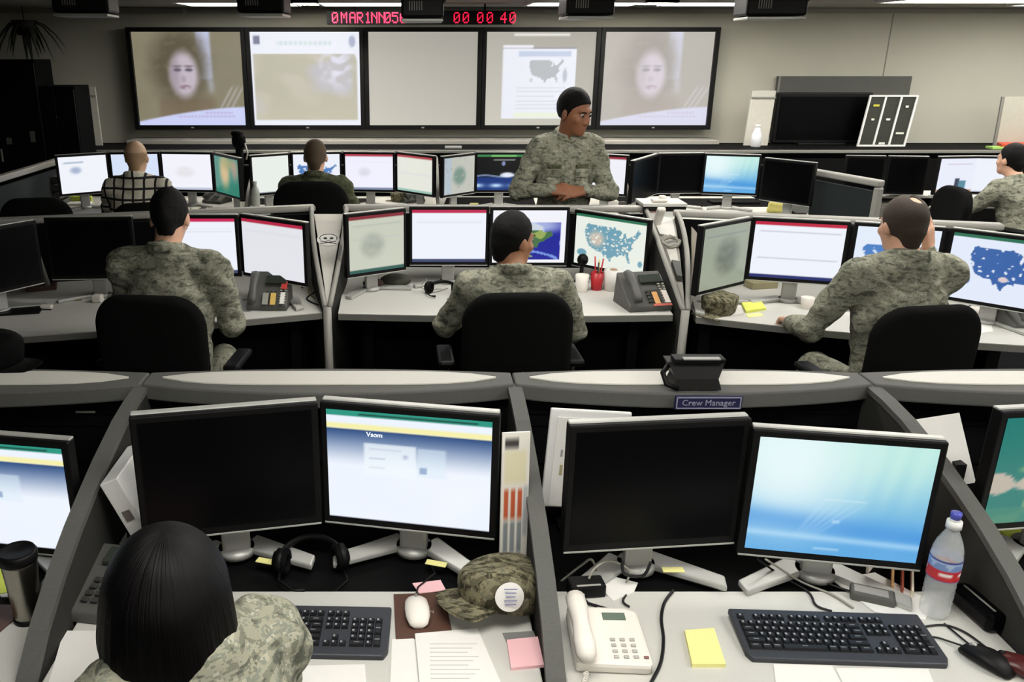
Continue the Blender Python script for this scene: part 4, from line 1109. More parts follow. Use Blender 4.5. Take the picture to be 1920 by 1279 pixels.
    # hair
    if hair:
        s = Sdf(hd - .34, hd + .2, .007 if hair != 'long' else .0085)
        inv = Rm.T
        if hair in ('short', 'crop', 'fringe', 'balding'):
            g = {'short': .011, 'crop': .006, 'fringe': .004, 'balding': .007}[hair]
            if hair == 'short': s.ell(H(0, -.018, .034), V3(.0825, .105, .107) * hs, Rm, 0)
            else: s.ell(H(0, -.018, .034), V3(.077 + g, .098 + g, .094 + g * 1.1) * hs, Rm, 0)
            if P.get('hairlow', -.1) < -.07: s.cone(H(0, -.075, -.02), H(0, -.062, -.085), .05 * hs, .035 * hs, .02)
            low = P.get('hairlow', -.10)
            def keep(Q):
                q = ((Q - hd) @ Rm) / hs
                y, z, x = q[..., 1], q[..., 2], q[..., 0]
                line = np.interp(y, [-.12, -.07, -.02, .004, .03, .06, .10], [low, low + .012, max(low, -.06) + .015, -.03, .035, .062, .088])
                return line - z
            def cutf(Q): return -keep(Q) * .7
            s.func(hd - .34, hd + .2, cutf, .004, 'cut')
            if hair == 'short': s.wrinkle(.0010, 190, seed)
            if hair == 'balding': s.ell(H(.012, -.07, .125), V3(.03, .034, .026), Rm, .006, 'cut')
            if hair == 'fringe': s.ell(H(0, .0, .13), V3(.11, .15, .12), Rm, .012, 'cut')
        s.build('hair', hairm, t)
    return t

def seated(hz, lean=0.0, x=0.0, sd=.215):
    "joint layout of somebody sitting, head centre height hz"
    return dict(head=(x, .06 + lean, hz), sh=(x, .0 + lean * .75, hz - sd), hip=(0, -.07, .56),
                kR=(.13, .37, .55), kL=(-.13, .37, .55), aR=(.14, .40, .09), aL=(-.14, .40, .09),
                eR=(.30, .16, .80), eL=(-.30, .16, .80), wR=(.2, .38, .785), wL=(-.2, .38, .785))

# second row, left: hunched man
P = seated(1.30, .07, sd=.205); P.update(pitch=-.38, yaw=.10, sw=.205, bw=1.16, eR=(.27, .08, .82), wR=(.20, .33, .785), eL=(-.25, .16, .83), wL=(-.14, .40, .785))
chair(-1.11, 3.68, -.08, 'dark office chair of the hunched man at the left of the second row')
person('person in camouflage uniform seen from behind, hunched at the left desk of the second row', (-1.115, 3.68, 0), -.06, P, CAMO, LIGHT, 'short', seed=2)
# second row, centre: man turning his head
P = seated(1.195, .03, sd=.205); P.update(yaw=-.95, pitch=-.12, sw=.205, bw=1.15, eR=(.30, .06, .78), wR=(.24, .33, .785), eL=(-.30, .10, .785), wL=(-.16, .36, .785))
chair(.43, 3.72, 0.03, 'dark office chair of the man turning his head at the middle desk')
person('person in camouflage uniform seen from behind at the middle desk, head turned right', (.445, 3.74, 0), 0, P, CAMO, TAN, 'short', seed=5)
# second row, right: balding man, right hand raised to his ear
P = seated(1.30, .03, sd=.205); P.update(yaw=.05, pitch=-.12, sw=.21, bw=1.18, eL=(-.33, .10, .84), wL=(-.28, .36, .79), eR=(.30, .24, .98), wR=(.215, .20, 1.17),
                                 hR=((-.15, .05, 1), (.6, -1, 0), 1, .25, .3))
chair(2.05, 3.53, .14, 'dark office chair of the balding man at the right of the second row')
person('person in camouflage uniform with a bald spot, one hand raised beside his head', (2.10, 3.55, 0), .06, P, CAMO, LIGHT, 'balding', mat('brown_hair', (52, 40, 30), rough=.7, noise=.2, nscale=200, bump=.4, bscale=300), seed=8)
# standing man behind the middle partition
P = dict(head=(-.03, .05, 1.645), sh=(0, .0, 1.425), hip=(0, -.06, .95), kR=(.11, -.02, .52), kL=(-.11, -.04, .52), aR=(.12, -.08, .09), aL=(-.12, -.10, .09),
         eR=(.30, .0, 1.155), eL=(-.29, .0, 1.15), wR=(.105, .165, 1.188), wL=(-.09, .165, 1.184), yaw=.72, pitch=-.22, sw=.175, bw=1.0, hs=1.09, pockets=True, hairlow=-.055,
         hR=((-.95, .22, .04), (.0, .75, .65), -1, .34, .1), hL=((.95, .25, -.06), (-.0, .7, .7), 1, .4, .1), wr=.005)
person('person standing in camouflage uniform behind the middle partition, hands clasped, looking aside', (.95, 5.49, 0), PI, P, CAMO, BROWN, 'short', seed=11, vox=.0068)
# third row
shirt = mat('checked_shirt_base', (226, 220, 206), rough=.9)
def checked():
    m = bpy.data.materials.new('checked_shirt'); m.use_nodes = True; nt = m.node_tree; b = nt.nodes['Principled BSDF']; b.inputs['Roughness'].default_value = .9
    tc = nt.nodes.new('ShaderNodeTexCoord'); sx = nt.nodes.new('ShaderNodeSeparateXYZ'); nt.links.new(tc.outputs['Object'], sx.inputs[0])
    prev = None
    for ax in ('X', 'Z'):
        a = nt.nodes.new('ShaderNodeMath'); a.operation = 'MODULO'; a.inputs[1].default_value = .075
        add = nt.nodes.new('ShaderNodeMath'); add.inputs[1].default_value = 7.5; nt.links.new(sx.outputs[ax], add.inputs[0]); nt.links.new(add.outputs[0], a.inputs[0])
        l = nt.nodes.new('ShaderNodeMath'); l.operation = 'LESS_THAN'; l.inputs[1].default_value = .016; nt.links.new(a.outputs[0], l.inputs[0])
        if prev:
            mx = nt.nodes.new('ShaderNodeMath'); mx.operation = 'MAXIMUM'; nt.links.new(prev.outputs[0], mx.inputs[0]); nt.links.new(l.outputs[0], mx.inputs[1]); prev = mx
        else: prev = l
    c = nt.nodes.new('ShaderNodeMix'); c.data_type = 'RGBA'; c.inputs['A'].default_value = lin((224, 218, 200)); c.inputs['B'].default_value = lin((36, 36, 34))
    nt.links.new(prev.outputs[0], c.inputs['Factor']); nt.links.new(c.outputs['Result'], b.inputs['Base Color']); return m
JEANS = mat('dark_trousers', (34, 36, 42), rough=.9, noise=.15)
x = PY(249, 290, 6.3).x
P = seated(1.26, .02, sd=.21); P.update(sw=.19, bw=1.08, eR=(.30, .2, .80), wR=(.40, .50, .785), eL=(-.28, .16, .80))
chair(x + .08, 6.22, .25, 'black office chair of the man in the checked shirt, third row').scale = (.95,) * 3
person('person in a white checked shirt with pale balding head, seen from behind', (x, 6.3, 0), 0, P, checked(), PALE, 'fringe', mat('grey_hair', (168, 138, 106), rough=.7, noise=.2, nscale=200), JEANS, seed=21, vox=.0095)
x = PY(589, 290, 6.25).x
P = seated(1.27, .02, sd=.21); P.update(sw=.195, bw=1.08, eR=(.32, .14, .80), wR=(.36, .44, .785), eL=(-.30, .10, .80))
CL = chair(x, 6.2, 0, 'black office chair with a yellow label on its back, third row'); CL.scale = (1.1,) * 3
m = MB(); m.box((0, -.318, .83), (.12, .012, .022), mat('label_yellow', (190, 182, 90), rough=.7), M=RX(0)); m.build('label', CL)
person('person in olive uniform with cropped hair seen from behind in the third row', (x, 6.25, 0), 0, P, CAMO_OLIVE, LIGHT, 'crop', mat('cropped_hair', (84, 70, 54), rough=.8, noise=.2, nscale=200), seed=24, vox=.0095)
LBL = PY(589, 392, 5.9)
x = PY(1938, 300, 6.75).x
P = seated(1.175, .12); P.update(sw=.185, eR=(.30, .22, .80), wR=(.14, .46, .80), eL=(-.26, .24, .80), wL=(-.1, .5, .80))
chair(x + .1, 6.7, .55, 'dark office chair of the man at the far right edge')
person('person in camouflage uniform leaning to his monitors at the far right edge', (x, 6.75, 0), .35, P, CAMO, LIGHT, 'short', seed=27, vox=.0095)
p = PY(1760, 330, 6.35); chair(p.x - .1, 6.35, 1.5, 'empty black office chair left of the man at far right')
p = PY(70, 385, 5.85); chair(p.x - .08, 6.12, .2, 'empty office chair at the far left of the third row')

# the dark-haired woman in front
P = dict(head=(-.005, .078, 1.105), sh=(.0, .012, .97), hip=(.04, -.16, .56), kR=(.15, .28, .55), kL=(-.11, .28, .55), aR=(.14, .30, .09), aL=(-.14, .30, .09),
         eR=(.20, .10, .80), eL=(-.2, .14, .78), wR=(.14, .33, .775), wL=(-.04, .36, .775), pitch=-.35, yaw=.1, roll=-.12, sw=.15, stilt=0.0, bw=.86, wr=.005, collar=False)
chair(-.33, 1.08, .62, 'office chair under the dark-haired woman in front')
WOM = person('person with long straight black hair and camouflage sleeve, seen from behind in front', (-.392, 1.245, 0), .66, P, CAMO, LIGHT, None, seed=31, vox=.0075)
def long_hair(t):
    hd = V3(*P['head']); s = Sdf(hd - V3(.26, .32, .38), hd + V3(.24, .22, .2), .007)
    Rm = np.array(Matrix.Rotation(-.62 + .15, 3, 'Z'))   # hair hangs along the view of the room
    c = lambda x, y, z: hd + Rm @ V3(x, y, z)
    s.ell(c(0, -.02, .03), V3(.099, .116, .106), Rm, 0)
    s.cone(c(0, -.05, .0), c(-.005, -.075, -.12), .097, .09, .06)
    s.cone(c(-.03, -.06, -.06), c(-.04, -.15, -.26), .082, .058, .05); s.cone(c(.03, -.06, -.06), c(.0, -.145, -.25), .078, .055, .05)
    g = [s.o[i] + s.h * np.arange(s.n[i]) for i in range(3)]
    X, Y, Z = np.meshgrid(*g, indexing='ij', sparse=True)
    an = np.arctan2(Y - hd[1] + .03, X - hd[0])
    s.F += ((.0010 * np.sin(an * 34 + 5 * Z) + .003 * np.sin(an * 7 + Z * 4)) * np.clip((hd[2] + .06 - Z) / .1, 0, 1)).astype(np.float32)
    m = bpy.data.materials.new('long_black_hair'); m.use_nodes = True; nt = m.node_tree; b = nt.nodes['Principled BSDF']
    b.inputs['Base Color'].default_value = lin((5, 4, 5)); b.inputs['Roughness'].default_value = .5; b.inputs['Specular IOR Level'].default_value = .16
    tc = nt.nodes.new('ShaderNodeTexCoord'); mp = nt.nodes.new('ShaderNodeMapping'); mp.inputs['Scale'].default_value = (260, 260, 9)
    n = nt.nodes.new('ShaderNodeTexNoise'); n.inputs['Scale'].default_value = 1; n.inputs['Detail'].default_value = 6
    bp = nt.nodes.new('ShaderNodeBump'); bp.inputs['Strength'].default_value = .8; bp.inputs['Distance'].default_value = .004
    sub = nt.nodes.new('ShaderNodeVectorMath'); sub.operation = 'SUBTRACT'; sub.inputs[1].default_value = (hd[0], hd[1] - .02, hd[2]); nt.links.new(tc.outputs['Object'], sub.inputs[0])
    sp = nt.nodes.new('ShaderNodeSeparateXYZ'); nt.links.new(sub.outputs[0], sp.inputs[0])
    at2 = nt.nodes.new('ShaderNodeMath'); at2.operation = 'ARCTAN2'; nt.links.new(sp.outputs['Y'], at2.inputs[0]); nt.links.new(sp.outputs['X'], at2.inputs[1])
    cb = nt.nodes.new('ShaderNodeCombineXYZ'); nt.links.new(at2.outputs[0], cb.inputs['X']); nt.links.new(sp.outputs['Z'], cb.inputs['Y'])
    mp.inputs['Scale'].default_value = (26, 5, 1); nt.links.new(cb.outputs[0], mp.inputs[0]); nt.links.new(mp.outputs[0], n.inputs['Vector']); nt.links.new(n.outputs['Fac'], bp.inputs['Height']); nt.links.new(bp.outputs['Normal'], b.inputs['Normal'])
    s.build('hair', m, t)
long_hair(WOM)
# ------------------------------------------------------------------ desk things
def at(px, py, z=DZ): p = PZ(px, py, z); return (p.x, p.y, z)
def sheet(pts, name, lab, cat, m, z=DZ, th=.002, group=None, dz=0.0):
    "flat paper-like thing whose corners lie at these photo points on a surface of height z"
    W = [PZ(x, y, z) for x, y in pts]; c = sum(W, Vector()) / len(W)
    b = MB(); b.prism([(w.x - c.x, w.y - c.y) for w in W], 0, th, m)
    return tag(b.build(name, None, (c.x, c.y, z + dz)), lab, cat, group)
def lines_on(o_parent, w, h, n, z, col=(150, 150, 160), M=None):
    m = MB()
    for k in range(n): m.box((-w * .05 * (k % 3), h / 2 - h * (k + .5) / n, z), (w * (.9 - .1 * (k % 3)), .0016, .0006), PRINT, col=col, M=M)
    return m.build('printed_lines', o_parent)

KW = {}
def keyboard(c, yaw, lab):
    t = thing('keyboard', lab, 'keyboard', (c[0], c[1], DZ), yaw, 'black keyboards on the front desks')
    W, D = .44, .16
    M = RX(R(5)); m = MB()
    m.prism([(-W / 2 + .01, -D / 2), (W / 2 - .01, -D / 2), (W / 2, -D / 2 + .02), (W / 2, D / 2), (-W / 2, D / 2), (-W / 2, -D / 2 + .02)], .004, .020, GREYK, bev=.004, M=M); m.build('case', t)
    m = MB()
    for s in (-1, 1): m.box((s * .18, .06, .006), (.05, .014, .012), BLACK)
    m.box((0, -.07, .002), (.3, .01, .004), BLACK); m.build('foot', t)
    u = .0182; x0 = -W / 2 + .0115; rows = []
    def k(x, y, w=1.0, h=1.0): rows.append((x0 + (x + w / 2) * u, y * u, w, h))
    for i, x in enumerate([0, 2, 3, 4, 5, 6.5, 7.5, 8.5, 9.5, 11, 12, 13, 14, 15.3, 16.3, 17.3]): k(x, 3.35)
    for r, ws in ((2.1, [1] * 13 + [2]), (1.1, [1.5] + [1] * 12 + [1.5]), (.1, [1.75] + [1] * 11 + [2.25]), (-.9, [2.25] + [1] * 10 + [2.75]), (-1.9, [1.5, 1.25, 1.25, 5.5, 1.25, 1.25, 1.25, 1.75])):
        x = 0
        for w in ws: k(x, r, w); x += w
    for x in (15.3, 16.3, 17.3): k(x, 2.1); k(x, 1.1); k(x, -1.9)
    k(16.3, -.9)
    for y in (2.1, 1.1, .1, -.9):
        for x in (18.6, 19.6, 20.6): k(x, y)
    k(21.6, 2.1); k(21.6, .6, 1, 2); k(21.6, -1.4, 1, 2); k(18.6, -1.9, 2); k(20.6, -1.9)
    for x, y, w, h in rows:
        kk = (w, h)
        if kk not in KW:
            a, b, c_ = u * w * .5 - .0012, u * h * .5 - .0012, .0022; q = MB()
            q.loft([[(-a, -b, 0), (a, -b, 0), (a, b, 0), (-a, b, 0)], [(-a + c_, -b + c_, .0065), (a - c_, -b + c_, .0065), (a - c_, b - c_, .0065), (-a + c_, b - c_, .0065)]], KEYC, smooth=False)
            if w < 1.2 and h < 1.2: q.box((-.002, .001, .0067), (.0045, .0055, .0004), PRINT, col=(150, 150, 152))
            else: q.box((0, .001, .0067), (.012, .0025, .0004), PRINT, col=(120, 120, 122))
            KW[kk] = q.mesh('key')
        o = bpy.data.objects.new('key', KW[kk]); COL.objects.link(o); o.parent = t
        o.location = M @ Vector((x, y - .011, .0205)); o.rotation_euler = (R(5), 0, 0)
    return t
p, a, _ = pair(1378, 1143, 1706, 1157, DZ + .02); q = PZ(1398, 1240, DZ); r_ = PZ(1757, 1252, DZ)
keyboard(((PZ(1378, 1145, DZ).x + r_.x) / 2, (p.y + r_.y) / 2 + .004), a + .02, 'black keyboard in front of the blue-green wallpaper monitor')
e1, e2 = PZ(733, 1147, DZ), PZ(736, 1240, DZ)
keyboard((e1.x - .22, (e1.y + e2.y) / 2), -.03, 'black keyboard by the arm of the dark-haired woman')

def mouse(c, yaw, lab, mt, wheel=BLACK, cable=None):
    t = thing('computer_mouse', lab, 'mouse', c, yaw, 'computer mice')
    rings = []
    for v, w, h in ((-.055, .012, .010), (-.05, .022, .02), (-.03, .029, .033), (0, .030, .037), (.03, .027, .030), (.05, .020, .018), (.056, .010, .009)):
        rings.append([(w * math.cos(q) * (1 if math.sin(q) > 0 else 1), v, max(0.001, h * .5 + h * .5 * math.sin(q))) for q in np.linspace(0, 2 * PI, 17)[:-1]])
    m = MB(); m.loft(rings, mt); m.build('shell', t)
    m = MB(); m.cyl((0, 0, 0), .008, .008, .006, wheel, 14, M=T(0, .032, .026) @ RY(PI / 2)); m.build('wheel', t)
    if cable:
        m = MB(); m.tube(cable, .0022, CABLE if mt is not WHITE_P else GCABLE, 6); m.build('cord', t)
    return t
mouse(at(782, 1152, DZ + .004), .08, 'white computer mouse on the brown mouse pad', CREAM, EDGE, [(0, .05, .012), (.01, .10, .006), (.06, .16, .003), (.05, .22, .003)])
mouse(at(1848, 1245), .5, 'black computer mouse at the lower right, nearest the keyboard', BLACK, SILVER, [(0, .05, .012), (-.01, .1, .004), (-.06, .15, .003), (-.10, .15, .003), (-.14, .11, .003)])
mouse(at(1905, 1258), .75, 'dark red computer mouse at the lower right corner', mat('dark_red_plastic', (70, 22, 22), rough=.35), BLACK, [(0, .05, .012), (.02, .1, .004), (.06, .16, .003)])
mouse(at(432, 590, DZ), .1, 'dark computer mouse beside the grey phone of the left middle desk', BLACK)
mouse(at(352, 379, DZ), .3, 'pale mouse under the hand of the man in the checked shirt', CREAM)

def dark_phone(c, yaw, lab, tilt=.35, sc=1.0, stickies=()):
    t = thing('desk_phone', lab, 'phone', c, yaw, 'dark grey desk phones')
    t.scale = (sc,) * 3
    W, D = .21, .215
    Mx = T(0, -D / 2, 0) @ RX(tilt) @ T(0, D / 2, 0)
    m = MB(); h = math.sin(tilt) * D
    P = [(-D / 2, 0), (D / 2 * math.cos(tilt) * 1.0, 0), (-D / 2 + D * math.cos(tilt), h + .025), (-D / 2 + .004, .028), (-D / 2, .02)]
    m.prism(P, -W / 2, W / 2, GREYP, M=Matrix(((0, 0, 1, 0), (1, 0, 0, 0), (0, 1, 0, 0), (0, 0, 0, 1))), bev=.004); m.build('base', t)
    m = MB(); m.box((.04, .062, .034), (.11, .05, .012), mat('phone_display', (54, 60, 54), rough=.25), .003, M=Mx); m.build('display', t)
    for i in range(3):
        for j in range(4):
            m = MB(); m.box((.0 + i * .022, -.01 - j * .02, .031), (.016, .013, .007), mat('phone_key', (52, 52, 50), rough=.5), .002, M=Mx); m.build('key', t)
    for j in range(8):
        for i in range(2):
            m = MB(); m.box((.07 + .022 * i, .03 - j * .0155, .031), (.012, .008, .006), mat('phone_key_pale', (176, 172, 160), rough=.5), .002, M=Mx); m.build('line_key', t)
    m = MB(); m.tube([(-.07, -.09, .05), (-.07, -.07, .06), (-.07, 0, .066), (-.07, .07, .06), (-.07, .09, .05)], [.02, .024, .019, .024, .02], GREYP, 10, M=Mx, sy=.8); m.build('handset', t)
    for x, y, w, d, col in stickies:
        m = MB(); m.box((x, y, .036), (w, d, .0015), PRINT, col=col, M=Mx); m.build('sticker', t)
    return t
dark_phone(at(196, 1112), -.16, 'dark grey desk phone with many pale keys, left of the dark-haired woman', tilt=.16, sc=1.12)
dark_phone(at(508, 572), -.05, 'grey desk phone with yellow and white strips at the left middle desk', .75, 1.0, ((.034, -.055, .028, .07, (214, 180, 96)), (.082, -.05, .022, .07, (226, 226, 222)), (.085, .03, .03, .05, (206, 62, 54)), (-.006, -.055, .03, .07, (150, 150, 140))))
dark_phone(at(1202, 572), .18, 'grey desk phone with orange and white strips right of the red pen cup', .6, 1.12, ((.03, -.055, .026, .07, (216, 160, 100)), (.08, -.05, .024, .075, (232, 222, 214)), (.05, -.098, .09, .012, (190, 96, 84))))
dark_phone(at(1905, 606), .15, 'grey desk phone at the right edge below the blue country map', .6, 1.15, ((.03, -.05, .04, .07, (170, 168, 156)),))
dark_phone(at(770, 377), .5, 'small pale-keyed desk phone at the right of the white screens, third row', .4, .9)
dark_phone(at(408, 379), -.4, 'desk phone before the relief map screen, third row', .4, .9)

def white_phone():
    c = PZ(1133, 1216, DZ)
    t = thing('desk_phone', 'white corded desk phone with a small grey display in front of the black monitor', 'phone', (c.x, c.y, DZ), -.02); t.scale = (.9,) * 3
    m = MB(); M = T(0, 0, 0) @ RX(R(9))
    m.prism([(-.088, -.088), (.094, -.095), (.1, -.085), (.094, .085), (.06, .098), (-.03, .1), (-.088, .088)], .012, .046, CREAM, bev=.01, M=M); m.prism([(-.08, -.08), (.085, -.085), (.085, .085), (-.08, .085)], 0, .03, CREAM); m.build('base', t)
    m = MB(); m.box((.03, .062, .0465), (.058, .024, .003), mat('lcd', (104, 118, 106), rough=.2), M=M); m.build('display', t)
    for i in range(3):
        for j in range(4):
            m = MB(); m.box((.013 + i * .024, -.015 - j * .018, .048), (.013, .009, .005), mat('soft_grey_key', (176, 172, 168), rough=.5), .002, M=M); m.build('key', t)
    m = MB(); m.box((.085, -.07, .048), (.012, .008, .005), mat('brown_key', (130, 96, 92), rough=.5), .002, M=M); m.build('redial_key', t)
    m = MB(); m.box((-.063, 0, .05), (.05, .175, .02), CREAM, .008, M=M); m.build('cradle', t)
    m = MB(); m.tube([(-.066, -.105, .066), (-.066, -.095, .078), (-.066, -.06, .083), (-.066, 0, .086), (-.066, .06, .083), (-.066, .095, .078), (-.066, .108, .068)], [.012, .024, .027, .021, .026, .025, .014], CREAM, 14, M=M, sy=.85); m.build('handset', t)
    pts = []
    for k in range(60): u = k / 59; a = u * 2 * PI * 12; pts.append((-.066 - .03 * u + .006 * math.cos(a), -.115 - .09 * u, .02 + .006 * math.sin(a)))
    m = MB(); m.tube(pts, .0022, CREAM, 5); m.build('cord', t)
    m = MB(); m.tube([(.02, .09, .03), (.03, .13, .01), (.0, .17, .005), (-.05, .2, .005), (-.06, .24, .004)], .0025, CABLE, 6); m.tube([(.05, .09, .03), (.055, .125, .02), (.03, .16, .005), (-.01, .18, .005), (-.03, .24, .004)], .0025, CABLE, 6); m.build('line_cord', t)
white_phone()

def cap_hat(c, yaw, lab, mt, tilt=(0, 0), sc=1.0, patch=None, cat='cap'):
    t = thing('patrol_cap', lab, cat, c, yaw); t.scale = (sc,) * 3
    Mx = RX(tilt[0]) @ RY(tilt[1])
    m = MB(); rings = []
    for r, z in ((.088, .0), (.094, .03), (.098, .062), (.099, .082), (.094, .094), (.07, .101), (.02, .103)):
        rings.append([(r * math.cos(a) * .92 * (1 + .02 * math.sin(5 * a)), r * math.sin(a) * 1.08, z + .006 * math.sin(a * 3 + r * 40)) for a in np.linspace(0, 2 * PI, 29)[:-1]])
    m.loft(rings, mt, M=Mx); m.build('crown', t)
    m = MB(); top = []; n = 14
    fr = [(.098 * math.sin(a) * 1.02, .07 + .098 * math.cos(a) * .9 + .0) for a in np.linspace(-1.25, 1.25, n)]
    bk = [(.084 * math.sin(a), .088 * math.cos(a)) for a in np.linspace(1.15, -1.15, n)]
    z = lambda x, y: .012 - 2.2 * x * x - .10 * max(0, y - .09)
    P = fr + bk; vs = [(x, y, z(x, y)) for x, y in P] + [(x, y, z(x, y) - .005) for x, y in P]; N = len(P)
    fs = []
    for i in range(n - 1): fs += [(i, N - 2 - i + 0, N - 1 - i + 0, i + 0)[::-1]] if 0 else [(N - 1 - i, N - 2 - i, i + 1, i)]
    fs2 = [tuple(q + N for q in f[::-1]) for f in fs]
    sd = [(i, (i + 1) % N, (i + 1) % N + N, i + N)[::-1] for i in range(N)]
    m.add(vs, fs + fs2 + sd, mt, None, Mx, True); m.build('brim', t)
    if patch:
        m = MB(); pv = [patch(a, r) for r in (1.0,) for a in np.linspace(0, 2 * PI, 23)[:-1]]
        m.add(pv, [tuple(range(len(pv)))], PAPER, None, Mx)
        cc = patch(0, 0); m.build('label', t)
    return t
# camouflage cap with a pale oval label, its brim towards the woman
def lab_patch(a, r):
    u = .034 * r * math.cos(a); v = .036 * r * math.sin(a)
    an = .75 + u / .1
    return (.104 * math.cos(an) * .95, .104 * math.sin(an) * 1.09, .054 + v)
def cap_front():
    c = at(938, 1142)
    t = thing('patrol_cap', 'camouflage cap with a round white label, lying right of the brown mouse pad', 'cap', (c[0], c[1], DZ), 0)
    R0 = T(0, .0, .014) @ RX(R(-14)) @ RZ(R(102))
    m = MB(); rings = []
    for r, z in ((.09, .002), (.095, .03), (.098, .06), (.097, .082), (.088, .095), (.06, .101), (.015, .103)):
        rings.append([R0 @ Vector((r * math.cos(a) * .9 * (1 + .03 * math.sin(4 * a)), r * math.sin(a) * 1.08, z + .008 * math.sin(a * 2 + r * 30))) for a in np.linspace(0, 2 * PI, 33)[:-1]])
    m.loft(rings, CAMO_CAP); m.build('crown', t)
    m = MB(); n = 16; fr = [(.104 * math.sin(a), .066 + .104 * math.cos(a) * .88) for a in np.linspace(-1.3, 1.3, n)]; bk = [(.086 * math.sin(a), .092 * math.cos(a)) for a in np.linspace(1.15, -1.15, n)]
    P = fr + bk; N = len(P); z = lambda x, y: .03 - 2.0 * x * x - .08 * max(0, y - .09)
    vs = [R0 @ Vector((x, y, z(x, y))) for x, y in P] + [R0 @ Vector((x, y, z(x, y) - .006)) for x, y in P]
    fs = [(N - 1 - i, N - 2 - i, i + 1, i) for i in range(n - 1)]
    m.add(vs, fs + [tuple(q + N for q in f[::-1]) for f in fs] + [(i + N, (i + 1) % N + N, (i + 1) % N, i) for i in range(N)], CAMO_CAP, None, None, True); m.build('brim', t)
    m = MB(); pv = []
    for rr in (0.0, .5, 1.0):
        for a in np.linspace(0, 2 * PI, 25)[:-1]:
            an = -1.45 + .36 * rr * math.cos(a); v = .034 * rr * math.sin(a)
            rad = .1015 - (.006 * max(0, v) / .034); pv.append((rad * math.cos(an) * .96, rad * math.sin(an) * 1.02, .057 + v))
    fs = [(r * 24 + k, r * 24 + (k + 1) % 24, r * 24 + 24 + (k + 1) % 24, r * 24 + 24 + k) for r in (0, 1) for k in range(24)]
    m.add(pv, fs, PAPER, None, T(0, .0, .014) @ RX(R(-14)), True); lb = m.build('label', t); lb['label'] = 'round white label'
    m = MB()
    for k in range(5): an = -1.5 + .12 * (k % 2); m.box((.1035 * math.cos(-1.45), .1035 * math.sin(-1.45) * 1.02, .078 - .009 * k), (.03 - .004 * (k % 3), .001, .002), PRINT, col=(110, 112, 160), M=T(0, -.001, .014) @ RX(R(-14)))
    m.build('printed_lines', lb)
cap_front()
cap_hat(at(1347, 585), 2.2, 'small camouflage cap at the left of the desk with the yellow notes', CAMO_CAP, sc=.95)
cap_hat((PZ(-22, 694, 1.07).x, PZ(0, 694, 1.07).y + .04, 1.0745), -1.7, 'black cap lying on the grey partition cap at the left edge', BLACK_MATTE, sc=.95)
cap_hat(at(750, 377), 1.5, 'pale grey cap between the phone and the white screen, third row', CAMO_CAP, sc=.8)

# papers, pads and notes of the front row
BROWN_P = mat('brown_pad', (84, 56, 44), rough=.6, noise=.08)
o = sheet([(738, 1116), (832, 1113), (850, 1196), (742, 1200)], 'mouse_pad', 'brown mouse pad under the white mouse', 'mouse pad', BROWN_P, th=.003)
m = MB(); m.text('VSOM  NETS', .011, PRINT, col=(190, 170, 160), M=T(0, .01, .0032)); m.build('lettering', o)
sheet([(-40, 1128), (34, 1118), (42, 1150), (-10, 1195), (-60, 1196)], 'mouse_pad', 'brown pad beside the steel mug at the left edge', 'mouse pad', BROWN_P, th=.003)
sheet([(773, 1097), (826, 1091), (836, 1110), (786, 1116)], 'sticky_note', 'pink sticky note above the white mouse', 'note', PINK, dz=.0035)
def pad(pts, name, lab, cat, m, th, dz=0): return sheet(pts, name, lab, cat, m, th=th, dz=dz)
pad([(950, 1205), (1008, 1199), (1020, 1252), (958, 1258)], 'sticky_note_pad', 'pink sticky note pad in front of the camouflage cap', 'note', PINK, .008)
sheet([(1012, 1202), (1032, 1200), (1040, 1250), (1022, 1252)], 'sticky_note', 'single darker pink note right of the pink pad', 'note', mat('rose_paper', (214, 158, 164), rough=.85), dz=.0)
sheet([(942, 1188), (1000, 1184), (1006, 1200), (950, 1206)], 'grey_card', 'grey card behind the pink sticky note pad', 'card', mat('grey_card', (120, 120, 118), rough=.7), th=.0015)
o = sheet([(778, 1192), (895, 1182), (950, 1310), (790, 1320)], 'notebook', 'open white notebook page in front of the brown mouse pad', 'notebook', PAPER, th=.006); lines_on(o, .12, .14, 10, .0063, (190, 190, 190))
sheet([(735, 1200), (776, 1196), (788, 1320), (730, 1320)], 'paper_sheet', 'white paper sheet left of the open notebook', 'paper', PAPER)
sheet([(560, 1250), (684, 1247), (690, 1320), (540, 1320)], 'paper_sheet', 'white paper sheet below the keyboard by the sleeve', 'paper', PAPER)
sheet([(120, 1184), (196, 1184), (235, 1320), (80, 1320)], 'paper_sheet', 'large white paper sheet at the lower left by the hair', 'paper', PAPER)
pad([(1283, 1188), (1338, 1184), (1360, 1252), (1297, 1252)], 'sticky_note_pad', 'yellow sticky note pad between the white phone and the keyboard', 'note', YELLOW, .01)
sheet([(1450, 1246), (1560, 1250), (1600, 1330), (1460, 1330)], 'paper_sheet', 'white paper sheet under the near edge of the right keyboard, left one', 'paper', PAPER, dz=.0)
sheet([(1566, 1254), (1740, 1256), (1770, 1330), (1604, 1330)], 'paper_sheet', 'white paper sheet under the near edge of the right keyboard, right one', 'paper', PAPER)
sheet([(1560, 1088), (1640, 1076), (1745, 1130), (1735, 1165), (1640, 1150)], 'paper_stack', 'white paper stack beside the grey hub behind the keyboard', 'paper', PAPER, th=.004)
o = sheet([(-20, 1062), (18, 1052), (30, 1080), (20, 1110), (-20, 1118)], 'sticky_note', 'lime green note behind the steel mug', 'note', LIME)
